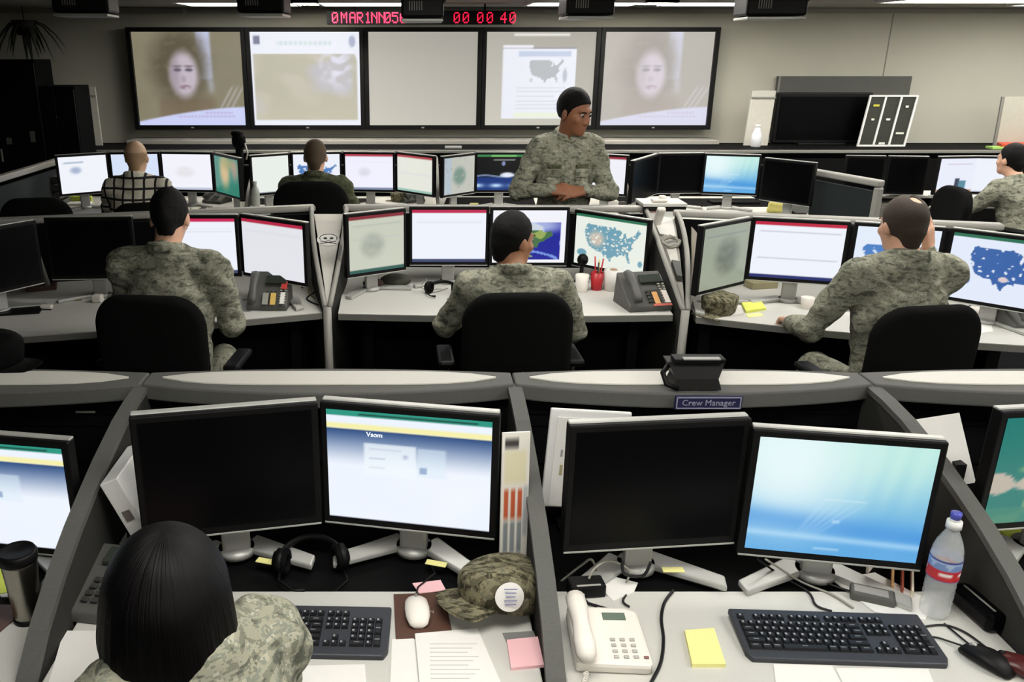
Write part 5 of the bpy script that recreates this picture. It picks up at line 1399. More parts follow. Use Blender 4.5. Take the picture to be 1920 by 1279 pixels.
# yellow notes on monitor feet
for px, py, lab in ((500, 1052, 'yellow note on the foot of the black monitor behind the woman'), (818, 1056, 'yellow note on the foot of the blue web page monitor'), (1262, 1068, 'yellow note on the foot of the black monitor behind the white phone')):
    c = PZ(px, py, DZ + .021); m = MB(); m.box((0, 0, .0008), (.055, .022, .0016), YELLOW); tag(m.build('sticky_note', None, (c.x, c.y, DZ + .0195), -.3 if px != 1262 else 0), lab, 'note')
# second yellow notes on middle row
pad([(1390, 572), (1426, 568), (1436, 582), (1398, 588)], 'sticky_note_pad', 'yellow sticky note pad on the right middle desk beside the small cap', 'note', mat('bright_yellow_paper', (226, 230, 110), rough=.85), .014)
sheet([(1342, 583), (1392, 572), (1398, 588), (1366, 592)], 'paper_sheet', 'white paper between the small cap and the yellow pad', 'paper', PAPER)
sheet([(1398, 590), (1425, 587), (1432, 592), (1404, 596)], 'sticky_note', 'single yellow note in front of the yellow pad', 'note', YELLOW)

# binder, calendar strip, document stand, sign
def binder():
    a = PZ(246, 1012, DZ); zt = 1.06
    t = thing('ring_binder', 'white ring binder leaning against the side panel left of the black monitor', 'binder', (-.70, 1.94, DZ), 0)
    M = RY(R(-23)); m = MB(); m.box((.0, .09, .14), (.05, .22, .27), WHITE_P, .003, M=T(.03, 0, .0) @ M); m.build('cover', t)
    m = MB(); m.box((.0, .092, .142), (.042, .21, .256), PAPER, M=T(.03, 0, .004) @ M); m.build('pages', t)
    m = MB(); m.box((0, -.0215, .17), (.022, .002, .03), PRINT, col=(110, 100, 96), M=T(.03, 0, 0) @ M); m.build('spine_label', t)
binder()
sheet([(192, 1022), (205, 985), (238, 1000), (240, 1030)], 'paper_sheet', 'white paper tucked below the leaning binder', 'paper', PAPER)
def calendar_strip():
    a = PZ(955, 1062, DZ); x = NX[2] - .05
    t = thing('pamphlet_holder', 'tall bundle of colourful printed leaflets leaning beside the blue web page monitor', 'leaflet', (x, a.y - .05, DZ), 0)
    h = .40
    def img(U, V):
        im = blank(U, (226, 222, 214)); im = put(im, bx(U, V, .1, .9, .6, .96), (60, 58, 56)); im = put(im, bx(U, V, .1, .66, .9, .88) * .5, (214, 206, 150))
        for u in (.2, .45, .7):
            im = put(im, bx(U, V, u - .08, .42, u + .07, .62), (190, 86, 52)); im = put(im, bx(U, V, u - .08, .02, u + .07, .16), (186, 92, 66)); im = put(im, bx(U, V, u - .08, .18, u + .07, .4) * .8, (112, 124, 130))
        return put(im, bx(U, V, .82, .3, .98, .64) * .6, (150, 156, 166))
    for k, (dx, ry, lab) in enumerate(((0, .06, ''), (.012, -.02, ''))):
        m = MB(); M = T(dx, .012 * k, 0) @ RZ(.12 + .1 * k) @ RX(R(-3)); w = .07 - .02 * k
        m.box((0, .004, h / 2 - .02 * k), (w, .006, h - .04 * k), PAPER, M=M); m.grid(img, w, h - .04 * k, PRINT, M @ T(0, 0, h / 2 - .02 * k), 24, 50); m.build('leaflet', t)
calendar_strip()
def doc_stand():
    Y = 2.13; a = PY(1036, 772, Y); b = PY(1188, 790, Y); zb = PY(1020, 952, Y).z
    t = thing('document_holder', 'white document holder with a page behind the black monitor, left of the sign', 'document holder', (a.x, Y, DZ))
    w = b.x - a.x; h = a.z - zb; M = T(w / 2 - .012, 0, zb - DZ + h / 2) @ RX(-.05) @ RY(.06)
    m = MB(); m.box((0, .006, 0), (w, .012, h), WHITE_P, .004, M=M); m.build('plate', t)
    m = MB(); m.box((.006, -.002, -.008), (w - .03, .003, h - .03), PAPER, M=M); m.build('page', t)
    m = MB(); m.box((-w / 2 + .045, -.0042, -.03), (.008, .001, .03), PRINT, col=(170, 160, 120), M=M); m.box((-w / 2 + .042, -.0042, .02), (.006, .001, .02), PRINT, col=(150, 150, 150), M=M); m.build('printed_lines', t)
    m = MB(); m.box((w / 2, .03, (zb - DZ) / 2), (.12, .01, zb - DZ), BLACK); m.box((w / 2, .03, .006), (.16, .1, .012), BLACK, .003); m.build('foot', t)
doc_stand()
def sign():
    a = PY(1262, 736, 2.32); b = PY(1388, 738, 2.32); z0 = PY(1262, 764, 2.315).z; w = b.x - a.x; h = a.z - z0
    t = thing('name_sign', 'dark blue sign with pale lettering and border on the front of the partition', 'sign', ((a.x + b.x) / 2 , 2.295, z0))
    m = MB(); m.box((0, .004, h / 2), (w, .008, h), mat('sign_blue', (36, 36, 70), rough=.4), .003); m.build('plate', t)
    pl = mat('sign_letter', (150, 150, 170), rough=.6, noise=0)
    m = MB(); m.text('Crew Manager', .026, pl, M=T(0, -.0012, h / 2) @ RX(PI / 2)); m.build('lettering', t)
    m = MB()
    for s in (-1, 1): m.box((s * (w / 2 - .006), -.001, h / 2), (.003, .002, h - .012), pl); m.box((0, -.001, h / 2 + s * (h / 2 - .006)), (w - .012, .002, .003), pl)
    m.build('border', t)
sign()
def cap_stand():
    c = PZ(1305, 728, 1.074)
    t = thing('headset_charger', 'black desk stand with a pale top strip standing on the partition above the sign', 'stand', (c.x, c.y + .03, 1.0745), 0)
    m = MB(); m.loft([[(-.07, -.045, 0), (.07, -.045, 0), (.07, .045, 0), (-.07, .045, 0)], [(-.062, -.035, .03), (.062, -.035, .03), (.062, .04, .03), (-.062, .04, .03)], [(-.085, -.01, .075), (.085, -.01, .075), (.085, .045, .075), (-.085, .045, .075)]], BLACK, smooth=False); m.build('base', t)
    m = MB(); m.box((.005, -.005, .083), (.15, .05, .014), BLACK, .003); m.build('tray', t)
    m = MB(); m.box((.008, -.024, .091), (.108, .018, .004), SILVER); m.build('strip', t)
    m = MB(); m.tube([(-.08, 0, .06), (-.1, -.02, .045), (-.095, -.05, .02), (-.06, -.05, .006)], .008, BLACK, 8); m.build('hook', t)
cap_stand()
m = MB(); p = PY(160, 773, 2.405); m.box((0, 0, 0), (.06, .003, .006), SILVER); tag(m.build('label_strip', None, (p.x, 2.407, p.z)), 'tiny pale label strip on the dark partition above the steel mug', 'label')

def headset(c, yaw, lab, sc=1.0):
    t = thing('headset', lab, 'headset', c, yaw, 'black headsets'); t.scale = (sc,) * 3
    n = 18; arc = [(.078 * math.cos(a), .02 + .072 * math.sin(a), .036 + .016 * math.sin(a)) for a in np.linspace(-.1, PI + .1, n)]
    m = MB(); m.tube(arc, .007, BLACK, 8, sy=1.6); m.build('headband', t)
    for s in (-1, 1):
        m = MB(); M = T(s * .078, .012, .036) @ RZ(s * .3) @ RY(PI / 2)
        m.cyl((0, 0, 0), .034, .034, .02, BLACK, 18, M=M); m.cyl((0, 0, s * .012), .026, .02, .012, GLOSS, 18, M=M); e = m.build('ear_cup', t)
        m = MB(); b = bmesh.new(); rings = [(.027 * math.cos(a), .027 * math.sin(a), -s * .012) for a in np.linspace(0, 2 * PI, 17)[:-1]]; b.free(); m.tube(rings, .009, BLACK_MATTE, 8, M=M, cyclic=True); m.build('ear_cushion', e)
    m = MB(); m.tube([(-.08, .0, .03), (-.085, -.05, .02), (-.05, -.085, .012), (-.02, -.09, .012)], [.004, .004, .004, .007], BLACK, 6); m.build('microphone', t)
    m = MB(); m.tube([(.08, .0, .01), (.09, -.05, .004), (.05, -.10, .004), (.08, -.16, .004)], .002, CABLE, 6); m.build('cord', t)
    return t
headset(at(585, 1075, DZ - .012), .15, 'black headset lying between the monitor feet behind the woman', 1.0)
headset(at(828, 552), -.2, 'black headset lying on the middle desk under the white monitor', .95)

# mug, bottle, hub
def mug():
    c = at(54, 1160); t = thing('travel_mug', 'brushed steel travel mug with a black lid and handle at the lower left', 'mug', c, 0)
    st = mat('brushed_steel', (168, 164, 154), rough=.28, metal=1.0, noise=.05, nscale=80)
    m = MB(); m.lathe([(.028, 0), (.031, .002), (.032, .02), (.036, .10), (.040, .158), (.0405, .165)], st); m.build('body', t)
    m = MB(); m.lathe([(.042, .162), (.0435, .17), (.0435, .182), (.039, .19), (.036, .186), (.0, .184)], BLACK); m.build('lid', t)
    m = MB(); m.lathe([(.0295, -.0), (.033, .0), (.033, .012), (.0295, .012)], BLACK); m.build('base_ring', t)
    m = MB(); m.tube([(-.036, .0, .15), (-.062, -.004, .15), (-.074, -.006, .13), (-.072, -.008, .08), (-.06, -.006, .055), (-.034, 0, .05)], [.009, .01, .01, .01, .01, .009], BLACK, 10); m.build('handle', t)
mug()
def bottle():
    c = at(1750, 1150); t = thing('water_bottle', 'clear plastic water bottle with a red label and blue cap by the right monitor', 'bottle', c, .2)
    pl = mat('clear_plastic', (226, 230, 232), rough=.12, noise=.1, nscale=60, alpha=.34, bump=.2, bscale=40)
    prof = [(.0, .004), (.026, .0), (.032, .006), (.0335, .02)]
    for k in range(5): prof += [(.0335, .03 + k * .014), (.0318, .037 + k * .014)]
    prof += [(.034, .105), (.034, .165), (.0325, .18), (.027, .2), (.018, .22), (.0135, .23), (.0135, .238)]
    m = MB(); m.lathe(prof, pl, 32); m.build('body', t)
    def img(U, V):
        im = blank(U, (196, 50, 56)); im = put(im, V > .62, (170, 190, 220)); im = put(im, (V < .62 + .25 * np.abs(np.sin(U * 9))) & (V > .5), (120, 146, 196)); im = put(im, (V > .93) | (V < .06), (70, 80, 150))
        return put(im, bx(U, V, .06, .25, .94, .42, .01) * (np.sin(U * 110) > -.4), (236, 228, 226))
    m = MB(); n = 40; U, V = np.meshgrid(np.linspace(0, 1, n + 1), np.linspace(0, 1, 17), indexing='ij'); C = nlin(img((U * 2) % 1.0, V)); o0 = len(m.v); k = m.mi(PLASTIC_PRINT)
    for i in range(n + 1):
        for j in range(17): a = 2 * PI * i / n; m.v.append((.0347 * math.cos(a), .0347 * math.sin(a), .108 + .054 * j / 16))
    for i in range(n):
        for j in range(16):
            q = [(i, j), (i + 1, j), (i + 1, j + 1), (i, j + 1)]; m.f.append([o0 + a * 17 + b for a, b in q]); m.c.append([tuple(float(x) for x in C[a, b]) + (1,) for a, b in q]); m.m.append(k); m.s.append(True)
    lb = m.build('label', t); lb['label'] = 'red and white wrap-around label'
    m = MB(); m.cyl((0, 0, .245), .017, .0165, .018, WHITE_P, 20); m.cyl((0, 0, .258), .011, .010, .014, WHITE_P, 16); m.cyl((0, 0, .268), .011, .012, .016, mat('blue_cap', (70, 76, 170), rough=.35), 16); m.build('cap', t)
bottle()
def hub():
    c = at(1634, 1124); t = thing('usb_hub', 'grey card reader with a pale face behind the right keyboard', 'card reader', c, -.42)
    m = MB(); m.box((0, 0, .012), (.1, .05, .024), GREYP, .006); m.build('case', t)
    m = MB(); m.box((-.004, -.002, .0245), (.075, .03, .001), PRINT, col=(150, 150, 146)); m.build('faceplate', t)
    m = MB(); m.tube([(-.05, .0, .01), (-.1, .02, .004), (-.14, .08, .004), (-.18, .1, .004)], .0025, CABLE, 6); m.build('cord', t)
hub()
def black_case():
    a, b = PZ(1790, 1122, DZ), PZ(1868, 1190, DZ); c = (a + b) / 2
    t = thing('speaker_bar', 'long black glossy device lying along the side panel behind the right mice', 'speaker', (c.x, c.y, DZ), math.atan2(b.y - a.y, b.x - a.x))
    m = MB(); m.box((0, 0, .025), ((b - a).length, .05, .05), GLOSS, .012); m.build('case', t)
    m = MB(); m.box((0, .0, .0505), ((b - a).length * .75, .004, .002), SILVER); m.build('trim_line', t)
black_case()
def envelope():
    Y = 1.92; a = PY(1762, 905, Y); t = thing('folder', 'red and white folder standing between the wallpaper monitor and side panel', 'folder', (1.215, 1.94, DZ), .8)
    m = MB(); m.box((0, 0, .13), (.14, .006, .25), PRINT, col=(216, 206, 196), M=RX(-.1)); m.build('cover', t)
    m = MB(); m.box((.02, -.0045, .15), (.05, .002, .2), PRINT, col=(180, 70, 60), M=RX(-.1)); m.build('red_strip', t)
envelope()
m = MB()
for k, col in enumerate(((196, 150, 96), (150, 70, 50), (220, 210, 190))): m.box((k * .01, 0, .012), (.005, .16, .02), PRINT, col=col, M=T(k * .012, 0, 0))
tag(m.build('paper_tray', None, at(1672, 1082), -.5), 'small stack of brown and orange envelopes behind the paper stack', 'envelope')
def paper_right():
    t = thing('paper_sheet', 'pale paper lying on the partition ledge left of the teal map monitor', 'paper', (1.535, 2.08, DZ))
    m = MB(); m.box((0, 0, .235), (.16, .003, .2), PAPER, M=RZ(.3) @ RX(-.5)); m.build('sheet', t)
    m = MB(); m.box((0, .09, .09), (.03, .03, .18), BLACK); m.box((0, .09, .005), (.12, .1, .01), BLACK); m.build('stand', t)
paper_right()
p = at(1912, 1010); m = MB(); m.box((0, 0, .004), (.07, .07, .008), LIME); tag(m.build('sticky_note_pad', None, p), 'lime green pad at the right edge under the teal map monitor', 'note')

# cables
def cable(pts, lab, m=CABLE, r=.003, name='cable'):
    W = [PZ(x, y, z) for x, y, z in pts]; n = len(W); out = []
    for i in range(n - 1):
        p0, p1, p2, p3 = W[max(i - 1, 0)], W[i], W[i + 1], W[min(i + 2, n - 1)]
        for k in range(6):
            u = k / 6; out.append(.5 * ((2 * p1) + (p2 - p0) * u + (2 * p0 - 5 * p1 + 4 * p2 - p3) * u * u + (3 * p1 - p0 - 3 * p2 + p3) * u ** 3))
    out.append(W[-1]); c = out[0].copy(); b = MB(); b.tube([q - c for q in out], r, m, 6)
    return tag(b.build(name, None, tuple(c)), lab, 'cable')
z = DZ + .004
cable([(1262, 1108, z), (1246, 1130, z), (1240, 1160, z), (1244, 1200, z), (1238, 1245, z), (1215, 1290, z)], 'black cable curving down the desk right of the white phone', r=.004)
cable([(1420, 1048, .80), (1465, 1080, z), (1515, 1110, z), (1530, 1135, z), (1560, 1146, z)], 'black cable from the wallpaper monitor to the right keyboard')
cable([(1435, 1048, .82), (1500, 1090, z), (1560, 1115, z), (1600, 1140, z)], 'grey cable running from the wallpaper monitor behind the keyboard', GCABLE)
cable([(1728, 1176, z), (1770, 1172, z), (1810, 1186, z), (1850, 1215, z)], 'thin black cord looping from the right keyboard to the black mouse', r=.0025)
zz = DZ - .008
cable([(1052, 1090, zz), (1090, 1060, .78), (1110, 1050, .80), (1120, 1085, zz), (1104, 1108, z)], 'grey cable looping at the left of the tangle behind the white phone', GCABLE)
cable([(1100, 1110, z), (1110, 1072, .79), (1142, 1052, .80), (1180, 1070, .77), (1170, 1100, zz)], 'pale cable arching in the tangle behind the white phone', GCABLE)
cable([(1168, 1048, .82), (1170, 1075, .78), (1205, 1080, .77), (1220, 1055, .82)], 'black cable loop hanging below the black monitor behind the white phone', r=.004)
cable([(1060, 1075, zz), (1100, 1090, zz), (1150, 1066, zz), (1182, 1098, zz), (1168, 1126, z), (1180, 1138, z)], 'black cable running from the tangle to the white phone')
def adapter():
    c = at(1098, 1112); t = thing('power_adapter', 'black power adapter in the cable tangle behind the white phone', 'adapter', c, .1)
    m = MB(); m.box((0, 0, .018), (.09, .05, .036), BLACK, .006); m.build('case', t)
    m = MB(); m.box((0, -.02, .0365), (.06, .006, .001), SILVER); m.build('label_line', t)
adapter()
sheet([(1128, 1106), (1142, 1080), (1196, 1094), (1188, 1112), (1150, 1128)], 'paper_sheet', 'white paper under the cable tangle behind the white phone', 'paper', PAPER)

# ------------------------------------------------------------------ middle row things
def cup(c, lab, mt, r=.038, h=.095, name='cup', cat='cup'):
    t = thing(name, lab, cat, c); m = MB(); m.lathe([(r * .8, 0), (r * .84, .004), (r, h), (r * .93, h), (r * .78, .008), (0, .008)], mt, 24); m.build('wall', t)
    return t
cup(at(1090, 546), 'small white cup left of the red pen cup', CREAM)
t = cup(at(1118, 543), 'red pen cup with scissors and pens on the middle desk', mat('red_cup', (176, 36, 44), rough=.4), .036, .10, 'pen_cup', 'pen cup')
for k, (col, dx, dy, L) in enumerate((((190, 40, 50), -.012, 0, .19), ((226, 210, 120), .006, .008, .17), ((190, 40, 50), .016, -.006, .18), ((40, 40, 42), 0, -.01, .16))):
    m = MB(); m.tube([(dx * .4, dy * .4, .012), (dx * 1.6, dy * 1.6, L)], .0045, PLASTIC_PRINT, 7, col=col); m.build('pen', t)
t = thing('tissue_roll', 'white paper roll standing right of the red pen cup', 'paper roll', at(1148, 543))
m = MB(); m.lathe([(.02, 0), (.052, 0), (.052, .115), (.02, .115), (.02, 0)], PAPER, 26); m.build('roll', t)
m = MB(); m.lathe([(.017, .001), (.02, .001), (.02, .118), (.017, .118), (.017, .001)], mat('card_tube', (170, 140, 110), rough=.8), 18); m.build('core', t)
def webcam(c, lab):
    t = thing('webcam', lab, 'webcam', c, .2); m = MB(); m.sph((0, 0, .13), (.032, .032, .036), BLACK); m.build('head', t)
    m = MB(); m.cyl((0, -.03, .13), .014, .014, .01, GLOSS, 14, M=T(0, -.03, .13) @ RX(PI / 2) @ T(0, .03, -.13)); m.build('lens', t)
    m = MB(); m.tube([(0, 0, .01), (0, .01, .05), (0, 0, .1)], .012, BLACK, 8); m.cyl((0, 0, .008), .045, .035, .016, BLACK, 18); m.build('stand', t)
webcam(at(1090, 528), 'black round-headed desk camera before the teal country map')
t = thing('desk_device', 'tall dark round-headed device standing behind the thin pale divider, third row', 'device', (PY(448, 270, 7.6).x, 7.6, DZ))
m = MB(); m.sph((0, 0, .52), (.062, .06, .08), BLACK_MATTE); m.sph((-.01, 0, .58), (.055, .05, .035), BLACK_MATTE); m.build('head', t)
m = MB(); m.tube([(0, 0, .0), (0, 0, .2), (0, 0, .46)], [.06, .03, .035], BLACK_MATTE, 12); m.build('stand', t)
m = MB(); m.tube([(.055, -.02, .5), (.075, -.02, .42), (.06, -.02, .36)], .007, CREAM, 8); m.build('clip', t)
for px, py, lab, col, s in ((742, 535, 'dark crumpled cap under the greenish angled monitor', (60, 60, 50), (.09, .07, .035)), (700, 540, 'small brown pouch under the greenish angled monitor', (76, 54, 48), (.06, .04, .03))):
    m = MB(); m.sph((0, 0, s[2] * .9), s, mat('pouch_' + str(px), col, rough=.9, bump=.5, bscale=60)); tag(m.build('pouch', None, at(px, py)), lab, 'pouch')
cable([(800, 522, .80), (790, 538, z), (812, 548, z), (840, 540, z)], 'grey cable curling behind the headset on the middle desk', GCABLE)
# left middle desk
def stick():
    a = PZ(85, 545, DZ); t = thing('handset_stand', 'slim grey upright stand with a white tip between the two dark monitors', 'stand', (a.x, a.y, DZ))
    m = MB(); m.box((-.02, .03, .015), (.16, .08, .03), mat('maroon_plastic', (70, 44, 42), rough=.5), .006, M=RZ(.3)); m.build('base', t)
    m = MB(); m.tube([(0.02, 0, .03), (.0, .0, .15), (-.02, .0, .26)], [.014, .012, .011], EDGE, 8); m.build('stem', t)
    m = MB(); m.box((-.022, 0, .268), (.034, .024, .02), CREAM, .005); m.build('tip', t)
stick()
m = MB(); m.box((0, 0, .014), (.06, .03, .022), CREAM, .006); m.box((0, -.012, .002), (.058, .012, .004), BLACK); tag(m.build('stapler', None, at(88, 580)), 'small white stapler-like box on the left middle desk', 'box')
m = MB(); m.box((0, 0, .02), (.05, .05, .04), CREAM, .006); tag(m.build('small_box', None, at(184, 566)), 'small white box beside the elbow of the hunched man', 'box')
m = MB(); m.box((0, 0, .003), (.09, .014, .006), mat('olive_pen', (120, 120, 80), rough=.5), .002); tag(m.build('pen', None, at(137, 564), .2), 'olive pen lying before the second dark monitor', 'pen')
m = MB(); m.box((0, 0, .006), (.3, .12, .012), BLACK, .003); tag(m.build('keyboard', None, at(20, 586), .22), 'low black keyboard half under the leftmost dark monitor', 'keyboard')
cable([(566, 540, z), (580, 525, .80), (592, 545, z), (575, 560, z), (596, 572, z)], 'black cable tangle left of the white sloping divider', r=.005)
cable([(575, 515, .84), (585, 530, .8), (578, 548, z), (590, 560, z)], 'yellowish cable among the black ones left of the white divider', mat('yellow_cable', (150, 140, 60), rough=.5), .003)
# skull drawing on the left divider plate
def sketch():
    A = WL(.48, .5); B = WL(.30, .5); C = WL(.48, .9); ex = (C - A).normalized(); ey = (B - A).normalized(); n = ex.cross(ey).normalized()
    o = A.lerp(B, .6) + n * .003; M = Matrix(((ex.x, ey.x, n.x, 0), (ex.y, ey.y, n.y, 0), (ex.z, ey.z, n.z, 0), (0, 0, 0, 1)))
    t = thing('skull_drawing', 'small black and white skull drawing on the white sloping divider', 'drawing', tuple(o))
    ink = mat('ink', (40, 40, 38), rough=.8)
    m = MB(); m.prism([(.066 * math.cos(a), .075 * math.sin(a)) for a in np.linspace(0, 2 * PI, 24)[:-1]], 0, .0012, PAPER, M=M); m.build('paper', t)
    m = MB(); m.tube([(.05 * math.cos(a), .015 + .045 * math.sin(a), .002) for a in np.linspace(-.4, PI + .4, 16)], .0025, ink, 5, M=M)
    for s in (-1, 1): m.prism([(s * .018 + .011 * math.cos(a), .012 + .012 * math.sin(a)) for a in np.linspace(0, 2 * PI, 12)[:-1]], .0012, .0024, ink, M=M); m.tube([(-.045 * s, -.05, .002), (.045 * s, -.022, .002)], .003, ink, 5, M=M)
    m.tube([(-.012, -.012, .002), (.012, -.012, .002)], .002, ink, 5, M=M); m.build('ink_lines', t)
sketch()
# right divider: tray on top, papers, coil, box
def divider_load():
    a = PZ(1206, 386, 1.135); b = PZ(1296, 390, 1.135)
    t = thing('divider_tray', 'grey shelf with a dark edge on top of the divider right of the middle desk', 'shelf', ((a.x + b.x) / 2, a.y + .02, 1.09))
    w = b.x - a.x; m = MB(); m.box((0, .08, .048), (w, .2, .02), LAM, .004); m.build('board', t)
    m = MB(); m.box((0, .08, .025), (w * .96, .19, .03), BLACK); m.build('bracket', t)
    m = MB(); m.box((-.02, .05, .066), (.09, .06, .016), CREAM, .006); m.cyl((0, .06, .08), .025, .02, .02, CREAM, 14); tag(m.build('paper_pile', None, ((a.x + b.x) / 2, a.y + .02, 1.092)), 'pale pile of small things on the divider shelf right of the standing man', 'pile')
    def on(u, s, dz=0): p = WR(u, s); return p + Vector((0, 0, .008 + dz))
    def quad(u0, u1, s0, s1, m_, name, lab, cat, dz=0, th=.006):
        P = [on(u0, s0, dz), on(u0, s1, dz), on(u1, s1, dz), on(u1, s0, dz)]; c = sum(P, Vector()) / 4
        v = [p - c for p in P] + [p - c + Vector((0, -.3 * th, th)) for p in P]
        b = MB(); b.add(v, [(3, 2, 1, 0), (4, 5, 6, 7), (0, 1, 5, 4), (1, 2, 6, 5), (2, 3, 7, 6), (3, 0, 4, 7)], m_); return tag(b.build(name, None, tuple(c)), lab, cat)
    q = quad(.03, .3, .1, .9, PAPER, 'paper_sheet', 'printed white sheet with a reddish top taped on the right divider', 'paper')
    quad(.62, .76, .1, .8, GREYP, 'small_device', 'small grey box with a pale face low on the right divider', 'device', 0, .03)
    quad(.42, .60, .15, .8, mat('pale_card', (200, 198, 190), rough=.7), 'card', 'pale card under the coiled cable on the right divider', 'card')
    c = on(.42, .5, .02); pts = []
    for k in range(90): a = k / 89 * 2 * PI * 4.5; r = .045 + .006 * math.sin(k * .9); pts.append(Vector((r * math.cos(a), r * .85 * math.sin(a) + .0, r * .42 * -math.sin(a) * -1 + .004 * math.sin(k * 1.7) + .01 * (k / 89))))
    b = MB(); b.tube(pts, .006, GCABLE, 6); tag(b.build('coiled_cable', None, tuple(c)), 'coiled pale cable on the divider right of the middle desk', 'cable')
    c = on(.18, .15, .01); b = MB(); b.box((0, 0, .05), (.05, .03, .15), CREAM, .01, M=RX(.6)); tag(b.build('handset', None, tuple(c)), 'cream handset hooked on the right divider beside the printed sheet', 'handset')
divider_load()
def pole():
    a = PZ(1318, 560, DZ); t = thing('poster_tube', 'pale folded paper leaning in the gap left of the dim angled monitor', 'paper', (a.x - .01, a.y + .1, DZ), .1)
    m = MB(); m.loft([[(-.025, 0, 0), (.02, 0, 0), (.02, .01, 0), (-.025, .01, 0)], [(-.03, .05, .28), (.03, .05, .26), (.03, .06, .26), (-.03, .06, .28)], [(-.03, .07, .36), (.0, .07, .33), (.0, .08, .33), (-.03, .08, .36)]], mat('beige_paper', (168, 160, 146), rough=.8), smooth=False); m.build('sheet', t)
pole()
cup(at(1512, 578), 'pale cup behind the elbow of the balding man', CREAM, .034, .06)
mouse(at(1826, 588), .2, 'pale computer mouse between the balding man and the right phone', CREAM)
sheet([(1815, 604), (1856, 600), (1862, 622), (1818, 628)], 'paper_sheet', 'white paper left of the grey phone at the right edge', 'paper', PAPER)
m = MB(); m.box((0, 0, .02), (.16, .1, .04), mat('tan_box', (150, 142, 112), rough=.8), .004); tag(m.build('carton', None, at(1425, 538), .2), 'tan carton under the wide white monitor', 'box')

# ------------------------------------------------------------------ third row things
def b3():
    c = (PY(484, 372, 7.0).x - .02, 7.0, DZ); t = thing('water_bottle', 'clear bottle between the relief map and the blank pale screen, third row', 'bottle', c)
    m = MB(); m.lathe([(.03, 0), (.034, .01), (.034, .17), (.03, .19), (.016, .22), (.016, .24)], mat('frosted_plastic', (196, 200, 192), rough=.25, noise=.05), 20); m.build('body', t)
    m = MB(); m.cyl((0, 0, .246), .018, .018, .02, WHITE_P, 14); m.build('cap', t)
b3()
p = PY(889, 371, 7.0); m = MB(); m.box((0, 0, 0), (.07, .003, .075), YELLOW); tag(m.build('sticky_note', None, (p.x, 7.0, DZ + .042)), 'yellow note standing left below the storm picture screen', 'note')
p = at(1462, 390, 1.14); m = MB(); m.box((0, 0, .04), (.2, .05, .09), mat('soft_yellow_paper', (214, 204, 120), rough=.85, bump=.6, bscale=30), .02, M=RY(.1)); m.box((.03, .02, .02), (.24, .07, .05), mat('soft_yellow_paper'), .02); tag(m.build('duster', None, (PY(1462, 385, 7.0).x, 7.0, DZ)), 'crumpled yellow papers below the far wallpaper screen', 'paper')
p = PY(1500, 380, 6.9); m = MB(); m.box((0, 0, .09), (.2, .008, .17), mat('grey_folder', (96, 96, 92), rough=.6), .002, M=RY(.5) @ RX(-.25)); m.box((0, .02, .003), (.16, .12, .006), BLACK); tag(m.build('laptop', None, (p.x, 6.95, DZ)), 'grey open folder leaning right of the yellow papers, third row', 'folder')
sheet([(1484, 398), (1560, 398), (1575, 408), (1480, 406)], 'paper_sheet', 'white papers at the right end of the third row desk', 'paper', PAPER, z=DZ)
p = at(1320, 382); m = MB(); m.box((0, 0, .012), (.42, .14, .022), BLACK, .004); tag(m.build('keyboard', None, (PZ(1375, 381, DZ).x, PZ(1375, 381, DZ).y, DZ)), 'black keyboard below the far wallpaper screen', 'keyboard')
cup((PY(1322, 380, 7.0).x, 7.0, DZ), 'tiny white cup left of the far wallpaper screen', CREAM, .022, .045)
cup((PY(1236, 372, 7.0).x, 7.0, DZ), 'small bluish cup below the black monitors of the third row', mat('blue_cup', (84, 130, 150), rough=.3), .024, .10)
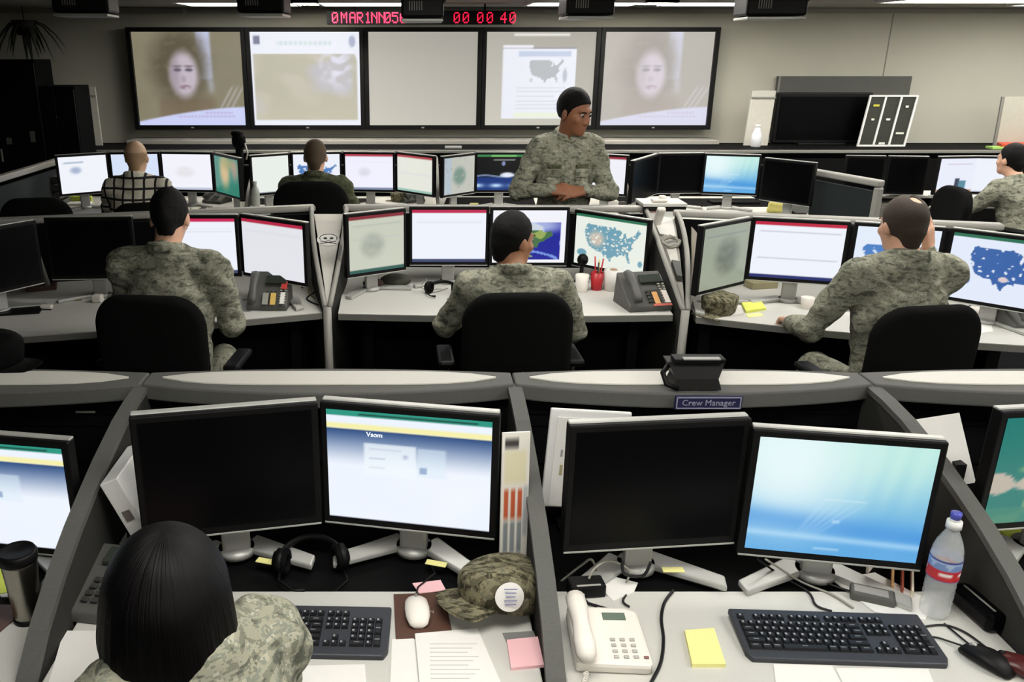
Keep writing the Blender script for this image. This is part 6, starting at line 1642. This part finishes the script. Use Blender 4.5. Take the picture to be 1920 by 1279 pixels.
m = MB(); m.box((0, 0, .01), (.24, .16, .02), PAPER, .004); m.box((.02, .06, .03), (.2, .05, .06), LIME, .008); tag(m.build('paper_pile', None, (PZ(135, 385, DZ).x + .02, PZ(135, 383, DZ).y, DZ), .1), 'white and lime papers at the left end of the third row desk', 'paper')
for k in range(4):
    m = MB(); m.box((0, 0, .03 + .0), (.22, .3, .05), mat('rack_grey', (92, 92, 88), rough=.6), .004); tag(m.build('document_tray', None, (PY(85, 350, 7.2).x, 7.35, DZ + .07 * k)), ['lowest grey document tray at the far left of the third row', 'second grey document tray from the bottom at far left', 'third grey document tray from the bottom at far left', 'topmost grey document tray at the far left of the third row'][k], 'tray', 'document trays')
sheet([(500, 380), (540, 378), (548, 384), (505, 388)], 'paper_sheet', 'white paper left of the man in olive uniform', 'paper', PAPER)
m = MB(); m.box((0, 0, .05), (.05, .05, .1), mat('speaker_grey', (90, 86, 80), rough=.6), .006); tag(m.build('desk_speaker', None, (PY(1170, 380, 6.9).x, 6.95, DZ), .3), 'small grey desk speaker right of the hands of the standing man', 'speaker')
p = PZ(1210, 386, DZ); m = MB()
for k in range(4): m.box((.01 * k, .006 * k, .008 + .015 * k), (.2 - .02 * k, .14, .014), PRINT, col=[(150, 120, 116), (180, 176, 168), (110, 100, 96), (196, 190, 184)][k], M=RZ(.15 * k))
tag(m.build('book_pile', None, (PY(1205, 380, 7.05).x, 7.05, DZ)), 'pile of papers and books at the foot of the slim divider, third row', 'pile')
for pts, lab in (([(1206, 388), (1226, 372), (1520, 372), (1540, 388)], 'added black sheet darkening the desk under the black monitors and the far wallpaper screen'), ([(832, 384), (838, 370), (1000, 370), (1004, 384)], 'added black sheet darkening the desk below the storm picture screen'), ([(470, 384), (476, 372), (700, 372), (706, 384)], 'added black sheet darkening the desk before the white screens beside the olive uniform')):
    sheet(pts, 'desk_darkening_sheet', lab, 'darkening sheet', BLACK_MATTE, th=.001)  # black sheets added to darken bright strips of the pale desk
# far right
m = MB(); m.box((0, 0, .012), (.42, .28, .02), PAPER, .003); tag(m.build('paper_pile', None, (4.2, 7.78, .781)), 'white papers on the pale table behind the grey post', 'paper')
p = PZ(1865, 360, DZ); cup((p.x, p.y, DZ), 'small white cup beside the arm of the man at far right', CREAM, .04, .05)
